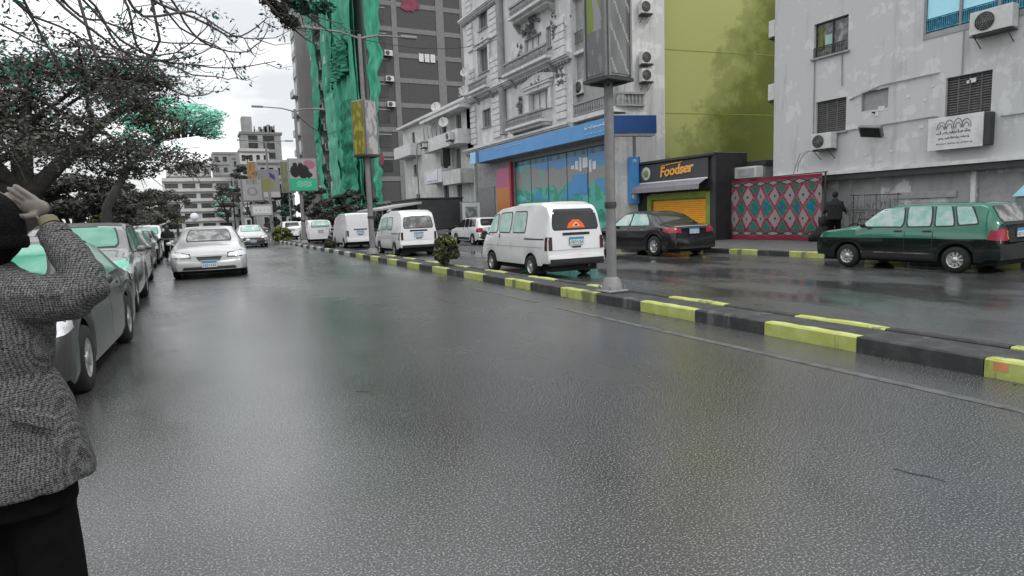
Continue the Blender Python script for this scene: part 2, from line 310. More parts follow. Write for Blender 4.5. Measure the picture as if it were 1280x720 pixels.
def window(fr,par,a,b,c,d,glass='window_glass',frame='metal_grey',nx=2,nz=1,depth=.16,bar=.04,louv=False,sill=True):
    w=fr.mb(); w.add([(a,-depth,c),(b,-depth,c),(b,-depth,d),(a,-depth,d)],[(0,1,2,3)]); 
    wo=w.build('window',glass,par)
    m=fr.mb(); e=.003
    for i in range(nx+1):
        x=a+(b-a)*i/nx; x0=max(a+e,x-bar/2) ; x1=min(b-e,x+bar/2); m.box(x0,x1,-depth+.005,-depth+.05,c+e,d-e)
    for i in range(nz+1):
        z=c+(d-c)*i/nz; m.box(a+e,b-e,-depth+.006,-depth+.054,max(c+e,z-bar/2),min(d-e,z+bar/2))
    if louv:
        k=int((d-c)/.07)
        for i in range(k): z=c+(i+.5)*(d-c)/k; m.add([(a+.02,-depth+.01,z+.025),(b-.02,-depth+.01,z+.025),(b-.02,-depth+.06,z-.025),(a+.02,-depth+.06,z-.025)],[(0,1,2,3)])
    m.build('frame',frame,wo)
    if sill: fr.mb().box(a-.08,b+.08,.003,.1,c-.07,c-.005).build('sill','stone_grey',wo)
    return wo
def painted(fr,par,name,u0,u1,z0,z1,nu,nv,colf,w=0.0,mt='print',wav=None,thick=.02,label=None):
    """a printed or woven sheet: grid whose cells carry the print's colours"""
    vs=[];fs=[];cs=[]
    for j in range(nv+1):
        for i in range(nu+1):
            U=u0+(u1-u0)*i/nu; Z=z0+(z1-z0)*j/nv; q=w+(wav(i/nu,j/nv) if wav else 0); vs.append((U,q,Z))
    for j in range(nv):
        for i in range(nu):
            k=j*(nu+1)+i; fs.append((k,k+1,k+nu+2,k+nu+1)); cs.append(colf((i+.5)/nu,(j+.5)/nv))
    nf=len(fs)
    if thick and not wav:
        k=len(vs); vs+=[(u0,w-thick,z0),(u1,w-thick,z0),(u1,w-thick,z1),(u0,w-thick,z1)]
        c0,c1,c2,c3=0,nu,(nv+1)*(nu+1)-1,nv*(nu+1)
        fs+=[(k+3,k+2,k+1,k),(c0,k,k+1,c1),(c1,k+1,k+2,c2),(c2,k+2,k+3,c3),(c3,k+3,k,c0)]; cs+=[(.1,.1,.1)]*5
    m=fr.mb(); m.add(vs,fs,bool(wav)); o=m.build(name,mt,par)
    at=o.data.color_attributes.new('print','FLOAT_COLOR','CORNER'); arr=[]
    for poly,c in zip(o.data.polygons,cs): arr+= [c[0],c[1],c[2],1]*poly.loop_total
    at.data.foreach_set('color',arr)
    if label: o['label']=label
    return o
def text_mesh(txt,size,depth=.01,shear=0):
    cu=bpy.data.curves.new('lettering','FONT'); cu.body=txt; cu.size=size; cu.extrude=depth; cu.shear=shear; cu.align_x='CENTER'; cu.align_y='CENTER'; cu.resolution_u=3; cu.offset=size*.02
    ob=bpy.data.objects.new('tmp',cu); COL.objects.link(ob); bpy.context.view_layer.update()
    dg=bpy.context.evaluated_depsgraph_get(); me=bpy.data.meshes.new_from_object(ob.evaluated_get(dg)); bpy.data.objects.remove(ob)
    vs=[tuple(v.co) for v in me.vertices]; fs=[tuple(p.vertices) for p in me.polygons]; bpy.data.meshes.remove(me); return vs,fs
def letters(fr,par,txt,size,u,z,w,mt,name='lettering',depth=.012,shear=0,rot=0,sx=1):
    vs,fs=text_mesh(txt,size,depth,shear); m=fr.mb(); c,s=math.cos(rot),math.sin(rot)
    m.add([(u+(x*c-y*s)*sx,w+q,z+x*s+y*c) for x,y,q in vs],fs); return m.build(name,mt,par)
def script(fr,par,u0,u1,z,h,w,mt,name='script_lettering',seed=1,dots=True):
    """a line of joined script strokes with dots, as on the sign"""
    rd=random.Random(seed); m=fr.mb(); x=u0
    while x<u1-h*.5:
        wl=min(rd.uniform(1.2,2.4)*h,u1-x); pts=[]; n=max(5,int(wl/(h*.16)))
        for i in range(n+1): pts.append((x+wl*i/n,w,z+(h*.5*abs(math.sin(i*1.7+rd.random()))*(rd.random()<.55)) ))
        m.tube(pts,h*.09,5)
        if rd.random()<.8: k=rd.random()*wl; m.tube([(x+k,w,z),(x+k,w,z+h*.85)],h*.08,5)
        if dots:
            for _ in range(2): q=x+rd.random()*wl; dz=rd.choice((-.3,.75))*h; m.box(q,q+h*.16,w-.004,w+.006,z+dz,z+dz+h*.15)
        x+=wl+h*.35
    return m.build(name,mt,par)

# ------------------------------------------------------------------ ground, roads, kerbs
def sheet(name,mt,x0,x1,y0,y1,z,dz=None):
    m=MB(); ys=[y0]+[y for y in (-5,0,10,20,40,80,160) if y0<y<y1]+[y1]; th=dz or .05
    m.box(x0,x1,y0,y1,z-th,z); o=m.build(name,mt); o['kind']='structure'; return o
g=MB(); g.add([(-1500,-600,-.06),(1500,-600,-.06),(1500,2400,-.06),(-1500,2400,-.06)],[(0,1,2,3)]); tag(g.build('ground','earth'),kind='structure')
sheet('road','asphalt',-3.3,5.84,-25,420,0)
sheet('service_road','wet_asphalt',6.62,15.28,-25,420,0)
med=sheet('median','kerb_dark',5.99,6.45,-10,118,.135,.18)
rp_=sheet('pavement','paving',15.44,34,-25,420,.14,.18)
lp_=sheet('pavement','paving',-6.5,-3.47,-25,420,.14,.18)
# white edge line and the faint lane line
ln=MB(); ln.box(5.03,5.13,-3,8.4,.001,.005); ln.box(5.08,5.16,9.2,12,.001,.005); tag(ln.build('lane_marking','line_paint'),kind='structure')
cr=MB(); rc=random.Random(4)
for (x,y,a,n_) in ((3.40,2.05,-.9,4),(1.17,5.47,-.9,3)):
    p=Vector((x,y,0)); 
    for k in range(n_):
        a+=rc.uniform(-.6,.6); q=p+Vector((math.cos(a),math.sin(a),0))*rc.uniform(.03,.12); w=Vector((-math.sin(a),math.cos(a),0))*rc.uniform(.002,.007)
        cr.add([p-w+Vector((0,0,.003)),q-w+Vector((0,0,.003)),q+w+Vector((0,0,.003)),p+w+Vector((0,0,.003))],[(0,1,2,3)]); p=q
tag(cr.build('road_cracks','black_void'),kind='structure')
def stone(L_=1.128,w=.14,h=.165,mt='kerb_dark'):
    m=MB(); b=.018; n=6
    # chamfered kerb block with slightly uneven top
    for k in range(n):
        ya=-L_/2+L_*k/n; yb=ya+L_/n; m.box(-w/2,w/2,ya,yb,-.05,h-b)
    prof=[(-w/2,h-b),(-w/2+b,h),(w/2-b,h),(w/2,h-b)]; vs=[]
    for k in range(n+1):
        y=-L_/2+L_*k/n; j=random.uniform(-.006,.006) if 0<k<n else -.006
        vs+=[(x,y,z+(j if z>h-b else 0)) for x,z in prof]
    m.add(vs,[(k*4+i,k*4+i+1,k*4+5+i,k*4+4+i) for k in range(n) for i in range(3)])
    return m.build('kerb_stone',mt)
protos={}
def kerb_line(parent,x,ystart,n,seq,L_=1.138,h=.165):
    for i in range(n):
        c=seq(i)
        if (c,h) not in protos: protos[(c,h)]=stone(mt=c,h=h); o=protos[(c,h)]; o.parent=parent
        else: o=inst(protos[(c,h)],'kerb_stone',parent,(0,0,0))
        o.location=(x+random.uniform(-.006,.006),ystart+(i+.5)*L_,random.uniform(-.006,.004)); o.rotation_euler=(0,0,random.uniform(-.006,.006))
Y0=2.80-1.138*7
def nearseq(i):
    if i>26: return 'kerb_white' if i%2==0 else 'kerb_dark'
    return 'kerb_yellow' if i%2==0 else 'kerb_dark'
kerb_line(med,5.915,Y0,98,nearseq)
kerb_line(med,6.53,Y0+.10,90,lambda i:'kerb_yellow' if i%2==0 and i<26 else 'kerb_dark',h=.16)
o=MB().box(5.838,5.842,2.62,2.73,.07,.14).build('paint_patch','kerb_orange',med); 
fk=[12.18-1.13*k for k in range(20)]
kerb_line(rp_,15.36,11.3-1.138*12,40,lambda i:'kerb_yellow' if (i-12)%2==0 and i!=100 and i<24 else 'kerb_dark',h=.16)
kerb_line(lp_,-3.385,3,60,lambda i:'kerb_white' if i%2 else 'kerb_dark')
# paving flags on the right-hand pavement where they can be told apart
fl=MB().box(-.395,.395,-.395,.395,0,.012,.008).build('paving_slab','paving',rp_); fl.location=(15.9,5,.141)
for i in range(6):
    for j in range(28):
        if i or j: inst(fl,'paving_slab',rp_,(15.9+i*.8,5+j*.8,.141+random.uniform(-.003,.003)))
# ------------------------------------------------------------------ cars
def lerp(pts,x):
    if x<=pts[0][0]: return pts[0][1]
    for (a,b),(c,d) in zip(pts,pts[1:]):
        if x<=c: t=(x-a)/(c-a); t=t*t*(3-2*t)*.35+t*.65; return b+(d-b)*t
    return pts[-1][1]
def car(name,label,loc,heading,sp,paint,group=None,cat='car',glass='dark_glass',wglass=None,sglass=None,low=False,plate=True,features=None):
    """local +x = forward, +y = left. sp holds the profile of the kind of car"""
    Ln,Wd=sp['L'],sp['W']; xf,xr=Ln/2,-Ln/2; top=sp['top']; belt=sp['belt']; hw=Wd/2; Rw=sp.get('R',.31); ax=sp['axles']; sill=sp.get('sill',.2)
    root=thing(name,label,cat,loc,heading,group)
    xs=set()
    for e,sg in ((xr,1),(xf,-1)):
        for d in (0,.015,.04,.08,.14,.24,.36): xs.add(round(e+sg*d,4))
    for a in ax:
        for k in range(11): xs.add(round(a+(Rw+.07)*math.cos(PI*k/10),4))
    for p in top: xs.add(round(p[0],4))
    k=xr
    while k<xf: xs.add(round(k,4)); k+=.16
    xs=sorted(x for x in xs if xr<=x<=xf); roof=max(p[1] for p in top); endk=sp.get('endk',.10)
    def wid(x):
        d=min(x-xr,xf-x); return hw*(1-endk*max(0,1-d/.30)**2.2)
    def sect(x):
        zl=sill+(.06 if min(x-xr,xf-x)<.3 else 0)
        for a in ax:
            q=(Rw+.07)**2-(x-a)**2
            if q>0: zl=max(zl,Rw+math.sqrt(q)-.01)
        zt=lerp(top,x); zb=min(lerp(belt,x),zt-.03); w=wid(x); t=max(0,min(1,(zt-zb)/(roof-lerp(belt,0)))); rk=sp.get('rk',.78)
        zl=min(zl,zb-.12); pts=[(w*.965,zl)]
        for fr_,kk in zip((.15,.45,.8) if not sp.get('zs') else (.2*(sp['zs']-zl)/(zb-zl),.6*(sp['zs']-zl)/(zb-zl),(sp['zs']-zl)/(zb-zl)),(.992,1.0,.992)): pts.append((w*kk,zl+(zb-zl)*fr_))
        pts.append((w*.972,zb)); we=w*(.93*(1-t)+rk*t); ze=zt-.045-.02*t
        ze=max(ze,zb+.006); 
        pts+= [((w*.972)*.45+we*.55,(zb+ze)/2+.01*t),(we,ze),(we*.90,ze*.35+zt*.65),(we*.6,zt-.008),(we*.3,zt-.001),(0,zt)]
        return pts
    secs=[sect(x) for x in xs]; n=len(secs[0]); vs=[]; fs=[]
    full=lambda i:[(xs[i],y,z) for y,z in secs[i]]+[(xs[i],-y,z) for y,z in secs[i][-2::-1]]
    m=2*n-1
    for i in range(len(xs)): vs+=full(i)
    fs=[(i*m+k,i*m+k+1,(i+1)*m+k+1,(i+1)*m+k) for i in range(len(xs)-1) for k in range(m-1)]
    for i,sg in ((0,-1),(len(xs)-1,1)):
        b=len(vs); q=secs[i]; C=6; bow=sp.get('bow',.05)
        for (y,z) in q:
            for c in range(C+1): t=1-2*c/C; vs.append((xs[i]+sg*bow*(1-t*t)*(1 if z<q[4][1] else .6),y*t,z))
        for r_ in range(n-1):
            for c in range(C): f4=(b+r_*(C+1)+c,b+r_*(C+1)+c+1,b+(r_+1)*(C+1)+c+1,b+(r_+1)*(C+1)+c); fs.append(f4 if sg<0 else f4[::-1])
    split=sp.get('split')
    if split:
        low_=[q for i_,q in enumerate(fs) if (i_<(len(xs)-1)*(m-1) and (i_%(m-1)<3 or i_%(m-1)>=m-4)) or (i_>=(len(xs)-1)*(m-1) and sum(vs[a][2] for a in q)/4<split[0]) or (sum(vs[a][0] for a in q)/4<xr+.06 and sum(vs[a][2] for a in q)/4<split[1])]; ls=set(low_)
        lb_=MB(); lb_.add(vs,low_,True); lb_.build('lower_body_reflection','paint_reflection_dark',root,world=False)  # dark reflection of the road put into the colour of the lower panels
        body=MB(); body.add(vs,[q for q in fs if q not in ls],True)
    else: body=MB(); body.add(vs,fs,True)
    bo=body.build('body',paint,root,world=False)
    try: bo.data.set_sharp_from_angle(angle=R(38))
    except Exception: pass
    bvh=BVHTree.FromPolygons([Vector(v) for v in vs],fs)
    def decal(nm,mt,q,view,par=root,nu=8,nv=5,off=.006,rnd=0,thick=.0):
        """q: four (a,b) corners in the view plane; the patch follows the body's surface"""
        mm=MB(); P=[];ok=True
        for j in range(nv+1):
            for i in range(nu+1):
                s,t=i/nu,j/nv
                if rnd:
                    ds=max(0,rnd-min(t,1-t))/rnd; k=1-math.sqrt(max(0,1-ds*ds)); s=s*(1-k*.10)+k*.05
                A=[(1-s)*(1-t)*q[0][c]+s*(1-t)*q[1][c]+s*t*q[2][c]+(1-s)*t*q[3][c] for c in (0,1)]
                if view=='F': o_,d=Vector((9,A[0],A[1])),Vector((-1,0,0))
                elif view=='B': o_,d=Vector((-9,A[0],A[1])),Vector((1,0,0))
                elif view=='L': o_,d=Vector((A[0],9,A[1])),Vector((0,-1,0))
                elif view=='R': o_,d=Vector((A[0],-9,A[1])),Vector((0,1,0))
                elif view=='T': o_,d=Vector((A[0],A[1],9)),Vector((0,0,-1))
                h,nn,_,_=bvh.ray_cast(o_,d)
                if h is None: P.append(None); continue
                if nn.dot(d)>0: nn=-nn
                P.append(h+nn*off-d*.002)
        idx={}; vv=[]
        for i,p in enumerate(P):
            if p is not None: idx[i]=len(vv); vv.append(p)
        ff=[]
        for j in range(nv):
            for i in range(nu):
                k=(j*(nu+1)+i,j*(nu+1)+i+1,(j+1)*(nu+1)+i+1,(j+1)*(nu+1)+i)
                if all(a in idx for a in k): 
                    pp=[P[a] for a in k]
                    if max((pp[a]-pp[b]).length for a in range(4) for b in range(a))<.6: ff.append(tuple(idx[a] for a in k))
        if not ff: return None
        mm.add(vv,ff,True); return mm.build(nm,mt,par,world=False)
    # dark underbody fills the wheel wells
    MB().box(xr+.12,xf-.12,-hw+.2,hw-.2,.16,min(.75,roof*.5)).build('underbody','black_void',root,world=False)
    wg=wglass or glass; sg_=sglass or glass
    # glass
    for nm,view,q,gl in sp['glass']:
        decal(nm,{'w':wg,'s':sg_,'r':glass}[gl],q,view,rnd=.35,nu=12,nv=8)
        # rubber surround slightly larger, under the pane
        cx=sum(a[0] for a in q)/4; cz=sum(a[1] for a in q)/4; e=.028
        q2=[(a[0]+(e if a[0]>cx else -e),a[1]+(e if a[1]>cz else -e)) for a in q]; decal('window_seal','black_plastic',q2,view,rnd=.35,nu=12,nv=8,off=.002)
    for nm,mt,view,q in sp.get('bits',[]): decal(nm,mt,q,view,nu=6,nv=3,off=.009 if nm not in('door_gap','lamp_housing') else .003)
    for nm,mt,view,q in (features or []): decal(nm,mt,q,view,nu=8,nv=4,off=.012)
    # wheels
    rim_v=None
    for a in ax:
        for sd_ in (1,-1):
            y=sd_*(hw-.10); w=MB(); tw=.095
            w.lathe([(Rw*.6,-tw),(Rw*.93,-tw),(Rw,-tw*.6),(Rw,tw*.6),(Rw*.93,tw),(Rw*.6,tw)],24,'Y'); wo=w.build('wheel','rubber',root,world=False,loc=(a,y,Rw))
            rm=MB(); sy=sd_*.07; rm.lathe([(Rw*.64,sy-sd_*.03),(Rw*.66,sy+sd_*.02),(Rw*.58,sy+sd_*.02),(Rw*.55,sy-sd_*.02),(0.001,sy-sd_*.03)],20,'Y')
            for k in range(sp.get('spokes',7)):
                an=2*PI*k/sp.get('spokes',7); c,s_=math.cos(an),math.sin(an); T=Matrix.Rotation(an,4,'Y'); q=MB(); q.T=T; q.box(.03,Rw*.6,-.012+sy+ (0 if sd_<0 else 0),sy+.012,-.022,.022); rm.v_k=0; rm.add(q.v,q.f)
            rm.lathe([(.06,sy-sd_*.01),(.06,sy+sd_*.018),(.001,sy+sd_*.02)],12,'Y'); rm.build('rim',sp.get('rimmat','rim_alloy'),wo,world=False)
            dk=MB(); dk.lathe([(Rw*.57,sy-sd_*.028),(0.001,sy-sd_*.028)],20,'Y'); dk.build('brake_disc','metal_dark',wo,world=False)
    # mirrors
    if 'mirror' in sp:
        mxx,mz=sp['mirror']
        for sd_ in (1,-1):
            q=MB(); q.ball((mxx,sd_*(hw+.09),mz),.05,.085,.06,10,6); q.tube([(mxx,sd_*(hw-.06),mz-.05),(mxx,sd_*(hw+.05),mz-.02)],.018,6); q.build('mirror',sp.get('mirmat',paint),root,world=False)
    # number plates as flat prints
    if plate:
        def pc(u,v):
            if v>.66: return (.05,.25,.45)
            if .12<v<.58 and ((int(u*22)%3)!=0) and .06<u<.94 and (int(u*37+v*5)%4): return (.10,.12,.14)
            return (.55,.62,.66)
        for view,z in sp['plates']:
            s_=1 if view=='F' else -1; h,_,_,_=bvh.ray_cast(Vector((s_*9,0,z)),Vector((-s_,0,0)))
            if h:
                fr=Fr((h.x+s_*.03,0,z),(0,-1 if s_<0 else 1,0),(s_,0,0)); fr.T=Matrix(((0,s_,0,h.x+s_*.035),(1 if s_>0 else -1,0,0,0),(0,0,1,z),(0,0,0,1)))
                px=painted(fr,None,'number_plate',-.19,.19,-.085,.085,24,9,pc,thick=.02); px.parent=root
    return root,decal,bvh
def SIDE(q): return [('side_window','L',q,'s'),('side_window','R',q,'s')]
SEDAN=dict(L=4.5,W=1.86,R=.315,axles=(1.35,-1.32),sill=.19,
 top=[(-2.25,.62),(-2.22,.90),(-2.1,.98),(-1.62,1.03),(-.98,1.36),(-.5,1.45),(.1,1.46),(.45,1.40),(1.15,1.02),(1.8,.90),(2.12,.76),(2.22,.66),(2.25,.52)],
 belt=[(-2.25,.58),(-2.1,.86),(-1.5,.95),(0,.93),(1.1,.90),(1.9,.80),(2.25,.50)],rk=.70,endk=.16,bow=.10,
 glass=[('windshield','F',[(-.62,1.06),(.62,1.06),(.52,1.37),(-.52,1.37)],'w'),('rear_window','B',[(-.60,1.07),(.60,1.07),(.50,1.36),(-.50,1.36)],'r')]+SIDE([(-.05,.98),(.92,.98),(.42,1.34),(-.02,1.37)])+SIDE([(-1.15,1.0),(-.12,.98),(-.09,1.37),(-.78,1.34)]),
 bits=[('lamp_housing','metal_dark','F',[(s*.46,.585),(s*.88,.60),(s*.87,.79),(s*.48,.725)]) for s in (1,-1)]+[('headlight','lamp_clear','F',[(s*.50,.61),(s*.86,.625),(s*.84,.765),(s*.52,.70)]) for s in (1,-1)]+[('headlight','lamp_clear','L' if s>0 else 'R',[(1.88,.68),(2.16,.62),(2.14,.73),(1.86,.79)]) for s in (1,-1)]
  +[('taillight','lamp_red','B',[(s*.48,.74),(s*.86,.76),(s*.84,.90),(s*.52,.90)]) for s in (1,-1)]+[('taillight','lamp_red','L' if s>0 else 'R',[(-2.18,.74),(-1.86,.80),(-1.90,.90),(-2.17,.90)]) for s in (1,-1)]
  +[('grille','black_plastic','F',[(-.26,.50),(.26,.50),(.34,.63),(-.34,.63)]),('lower_intake','black_plastic','F',[(-.70,.27),(.70,.27),(.66,.35),(-.66,.35)]),('rear_bumper_trim','black_plastic','B',[(-.7,.26),(.7,.26),(.7,.33),(-.7,.33)])]
  +[('door_gap','black_plastic',v,[(x,.30),(x+.012,.30),(x+.012+d,.95),(x+d,.95)]) for v in 'LR' for x,d in ((1.02,0),(-.09,0),(-.98,-.12))]
  +[('door_handle','metal_grey',v,[(x,.84),(x+.2,.84),(x+.2,.87),(x,.87)]) for v in 'LR' for x in (.02,-.92)],
 mirror=(.78,1.0),plates=[('F',.42),('B',.80)])
HATCH=dict(L=3.85,W=1.60,split=None,R=.275,axles=(1.14,-1.15),sill=.22,spokes=10,
 top=[(-1.92,.55),(-1.915,.92),(-1.86,1.0),(-1.62,1.36),(-1.50,1.405),(-.6,1.43),(.12,1.41),(.36,1.36),(.98,.965),(1.70,.86),(1.86,.80),(1.915,.62)],
 belt=[(-1.92,.5),(-1.86,.87),(-1.0,.90),(.9,.88),(1.8,.80),(1.92,.5)],rk=.80,endk=.05,bow=.03,
 glass=[('windshield','F',[(-.56,1.02),(.56,1.02),(.50,1.35),(-.50,1.35)],'w'),('rear_window','B',[(-.55,1.02),(.55,1.02),(.49,1.34),(-.49,1.34)],'r')]
  +SIDE([(-.10,.94),(.86,.94),(.42,1.31),(-.07,1.35)])+SIDE([(-.66,.95),(-.19,.94),(-.15,1.35),(-.62,1.36)])+SIDE([(-1.10,.96),(-.75,.95),(-.71,1.355),(-.99,1.345)])+SIDE([(-1.52,1.0),(-1.18,.97),(-1.08,1.335),(-1.36,1.325)]),
 bits=[('headlight','lamp_clear','F',[(s*.44,.62),(s*.74,.62),(s*.73,.74),(s*.44,.74)]) for s in (1,-1)]
  +[('taillight','lamp_red','B',[(s*.52,.66),(s*.76,.66),(s*.76,.88),(s*.55,.88)]) for s in (1,-1)]+[('taillight','lamp_red','L' if s>0 else 'R',[(-1.90,.66),(-1.70,.68),(-1.74,.86),(-1.87,.86)]) for s in (1,-1)]
  +[('indicator','lamp_amber','B',[(s*.49,.68),(s*.52,.68),(s*.54,.86),(s*.51,.86)]) for s in (1,-1)]
  +[('grille','black_plastic','F',[(-.40,.62),(.40,.62),(.40,.72),(-.40,.72)]),('bumper','black_plastic','B',[(-.76,.30),(.76,.30),(.76,.58),(-.76,.58)]),('bumper','black_plastic','F',[(-.76,.30),(.76,.30),(.76,.52),(-.76,.52)])]
  +[('side_trim','metal_grey',v,[(-1.0,.36),(.80,.36),(.80,.385),(-1.0,.385)]) for v in 'LR']
  +[('rocker_panel','black_plastic',v,[(-.76,.20),(.78,.20),(.78,.40),(-.76,.40)]) for v in 'LR']
  +[('door_gap','black_plastic',v,[(x,.30),(x+.012,.30),(x+.012,.93),(x,.93)]) for v in 'LR' for x in (.88,-.15,-.72)]
  +[('door_handle','black_plastic',v,[(x,.82),(x+.17,.82),(x+.17,.855),(x,.855)]) for v in 'LR' for x in (-.09,-.68)],
 mirror=(.72,.98),mirmat='black_plastic',plates=[('B',.80),('F',.42)])
VAN=dict(L=3.80,W=1.60,R=.265,axles=(1.20,-1.05),sill=.30,spokes=5,
 top=[(-1.87,.55),(-1.86,1.10),(-1.78,1.52),(-1.66,1.69),(-1.4,1.765),(-.2,1.775),(-.1,1.735),(.75,1.68),(1.05,1.58),(1.62,1.02),(1.78,.86),(1.86,.6)],
 belt=[(-1.9,.9),(-1.0,1.02),(.9,1.0),(1.6,.84),(1.87,.55)],rk=.80,endk=.07,bow=.04,
 glass=[('windshield','F',[(-.58,1.06),(.58,1.06),(.52,1.50),(-.52,1.50)],'w'),('rear_window','B',[(-.61,1.13),(.61,1.13),(.53,1.56),(-.53,1.56)],'r')]
  +SIDE([(.80,1.07),(1.42,1.05),(1.02,1.48),(.82,1.52)])+SIDE([(.02,1.07),(.66,1.07),(.66,1.53),(.02,1.55)])+SIDE([(-.80,1.07),(-.14,1.07),(-.14,1.55),(-.78,1.55)]),
 bits=[('headlight','lamp_clear','F',[(s*.42,.66),(s*.70,.66),(s*.69,.84),(s*.42,.84)]) for s in (1,-1)]
  +[('taillight','lamp_dark','B',[(s*.64,.66),(s*.735,.66),(s*.735,.96),(s*.64,.96)]) for s in (1,-1)]+[('taillight','lamp_dark','L' if s>0 else 'R',[(-1.85,.66),(-1.77,.66),(-1.77,.96),(-1.84,.96)]) for s in (1,-1)]
  +[('plate_lamp_bar','black_plastic','B',[(-.36,.99),(.36,.99),(.36,1.05),(-.36,1.05)]),('tailgate_handle','black_plastic','B',[(-.12,.70),(.12,.70),(.12,.735),(-.12,.735)]),
    ('rear_bumper','black_plastic','B',[(-.72,.36),(.72,.36),(.72,.46),(-.72,.46)]),('tailgate_seam','metal_grey','B',[(-.66,.655),(.66,.655),(.66,.662),(-.66,.662)]),
    ('sliding_rail','black_plastic','L',[(-1.72,.90),(-.80,.90),(-.80,.93),(-1.72,.93)]),('side_seam','metal_grey','L',[(-1.7,.72),(1.5,.72),(1.5,.728),(-1.7,.728)])]
  +[('door_gap','metal_dark',v,[(x,.36),(x+.012,.36),(x+.012,1.55),(x,1.55)]) for v in 'LR' for x in (.72,-.06)]
  +[('door_handle','black_plastic',v,[(x,.92),(x+.05,.92),(x+.05,1.02),(x,1.02)]) for v in 'LR' for x in (.60,)],
 mirror=(1.36,1.05),mirmat='black_plastic',plates=[('B',.86)])
SUV=dict(SEDAN); SUV.update(L=4.45,W=1.84,R=.34,sill=.26,rk=.80,endk=.13,
 top=[(-2.22,.7),(-2.2,1.02),(-2.1,1.25),(-1.85,1.55),(-1.4,1.63),(.0,1.64),(.35,1.57),(1.0,1.14),(1.75,1.03),(2.1,.88),(2.2,.7),(2.22,.55)],
 belt=[(-2.2,.6),(-2.1,1.0),(0,1.02),(1.0,1.02),(1.9,.90),(2.22,.55)],
 glass=[('windshield','F',[(-.66,1.19),(.66,1.19),(.58,1.54),(-.58,1.54)],'w'),('rear_window','B',[(-.6,1.15),(.6,1.15),(.55,1.5),(-.55,1.5)],'r')]+SIDE([(-.05,1.08),(.85,1.08),(.35,1.50),(-.02,1.54)])+SIDE([(-1.1,1.09),(-.12,1.08),(-.09,1.54),(-1.0,1.53)])+SIDE([(-1.85,1.12),(-1.2,1.1),(-1.1,1.52),(-1.6,1.47)]),
 bits=[('headlight','lamp_clear','F',[(s*.48,.70),(s*.86,.72),(s*.84,.88),(s*.50,.82)]) for s in (1,-1)]+[('headlight','lamp_clear','L' if s>0 else 'R',[(1.85,.76),(2.14,.72),(2.12,.84),(1.83,.90)]) for s in (1,-1)]
  +[('grille','black_plastic','F',[(-.40,.58),(.40,.58),(.44,.76),(-.44,.76)]),('lower_intake','black_plastic','F',[(-.75,.32),(.75,.32),(.7,.45),(-.7,.45)])]
  +[('door_gap','black_plastic',v,[(x,.35),(x+.012,.35),(x+.012,1.05),(x,1.05)]) for v in 'LR' for x in (1.0,-.09,-1.1)]
  +[('door_handle','metal_grey',v,[(x,.93),(x+.2,.93),(x+.2,.96),(x,.96)]) for v in 'LR' for x in (.02,-1.0)],mirror=(.80,1.12),plates=[('F',.46),('B',.85)])
P90=R(90); M90=R(-90)
# moving and parked traffic.  heading +90 deg = driving away from the viewer, -90 = towards
GL='cars parked nose to tail along the left kerb'
car('silver_sedan','silver sedan driving towards the viewer in the middle of the wet road',(.47,22.0,0),M90-R(3),{**SEDAN,'W':2.0,'top':[(a,b*1.02) for a,b in SEDAN['top']]},'paint_silver',glass='dark_glass',wglass='grey_glass')
car('parked_car','nearest grey car parked behind the person with the raised arm',(-1.84,8.35,0),M90-R(2.5),{**SEDAN,'W':1.88,'axles':(1.36,-1.36)},'paint_suv',GL,glass='teal_glass',features=[('shadowed_bumper','black_plastic','F',[(-.86,.26),(.86,.26),(.86,.50),(-.86,.50)])])  # black band on the bumper carries the shadow below it as colour
car('parked_car','tall parked car with a teal windscreen, second in the left row',(-1.90,14.5,0),M90,SUV,'paint_steel',GL,glass='teal_glass',features=[('headlight','lamp_teal','F',[(.46,.78),(.88,.80),(.86,.98),(.50,.93)])])
car('parked_car','grey parked car with a dark windscreen, third in the left row',(-2.05,19.4,0),M90,SEDAN,'paint_grey',GL,glass='grey_glass')
car('parked_car','pale parked car with a teal windscreen, fourth in the left row',(-2.25,25.8,0),M90,SEDAN,'paint_silver',GL,glass='teal_glass_pale')
car('parked_car','dark parked car, fifth in the left row beyond the pale one',(-2.25,31.6,0),M90,SEDAN,'paint_black',GL,glass='teal_glass_pale')
car('parked_car','white parked car, sixth in the left row near the hedge',(-2.25,38,0),M90,SUV,'paint_white',GL,glass='teal_glass_pale')
car('parked_car','farthest dark parked car at the end of the left row',(-2.25,46,0),M90,SEDAN,'paint_grey',GL,glass='dark_glass')
car('dark_car','dark car with a pale bonnet coming along the far end of the road',(3.45,46,0),M90,SEDAN,'paint_silver',glass='teal_glass_pale',features=[('grille','black_plastic','F',[(-.8,.35),(.8,.35),(.8,.62),(-.8,.62)])])
GVn='white vans standing beside the median'
v=car('white_van','nearest white van with an orange triangle sticker in its rear window',(7.86,14.0,0),P90-R(1),VAN,'paint_white',GVn,'van',glass='dark_glass',sglass='teal_glass_pale')
fr=Fr((7.82,12.14,0),(1,0,0),(0,-1,0))
def tri(m,x,z,s,w,kx=1): m.prism([(x-s*kx,w,z),(x+s*kx,w,z),(x+s*.72*kx,w,z+s*.6),(x,w,z+s*1.15),(x-s*.72*kx,w,z+s*.6)],(0,.004,0))
q=MB(); q.prism([(-1.835,a,b) for a,b in ((-.24,1.15),(.24,1.15),(.19,1.25),(.07,1.34),(-.07,1.34),(-.19,1.25))],(-.03,0,0)); st=q.build('sticker','sticker_orange',v[0],world=False)
q=MB(); q.prism([(-1.868,a,b) for a,b in ((-.10,1.19),(.10,1.19),(0,1.29))],(-.004,0,0)); q.build('sticker_sign','letter_edge',st,world=False)
q=MB(); q.prism([(-1.873,a,b) for a,b in ((-.05,1.205),(.05,1.205),(0,1.26))],(-.004,0,0)); q.build('sticker_mark','metal_dark',st,world=False)
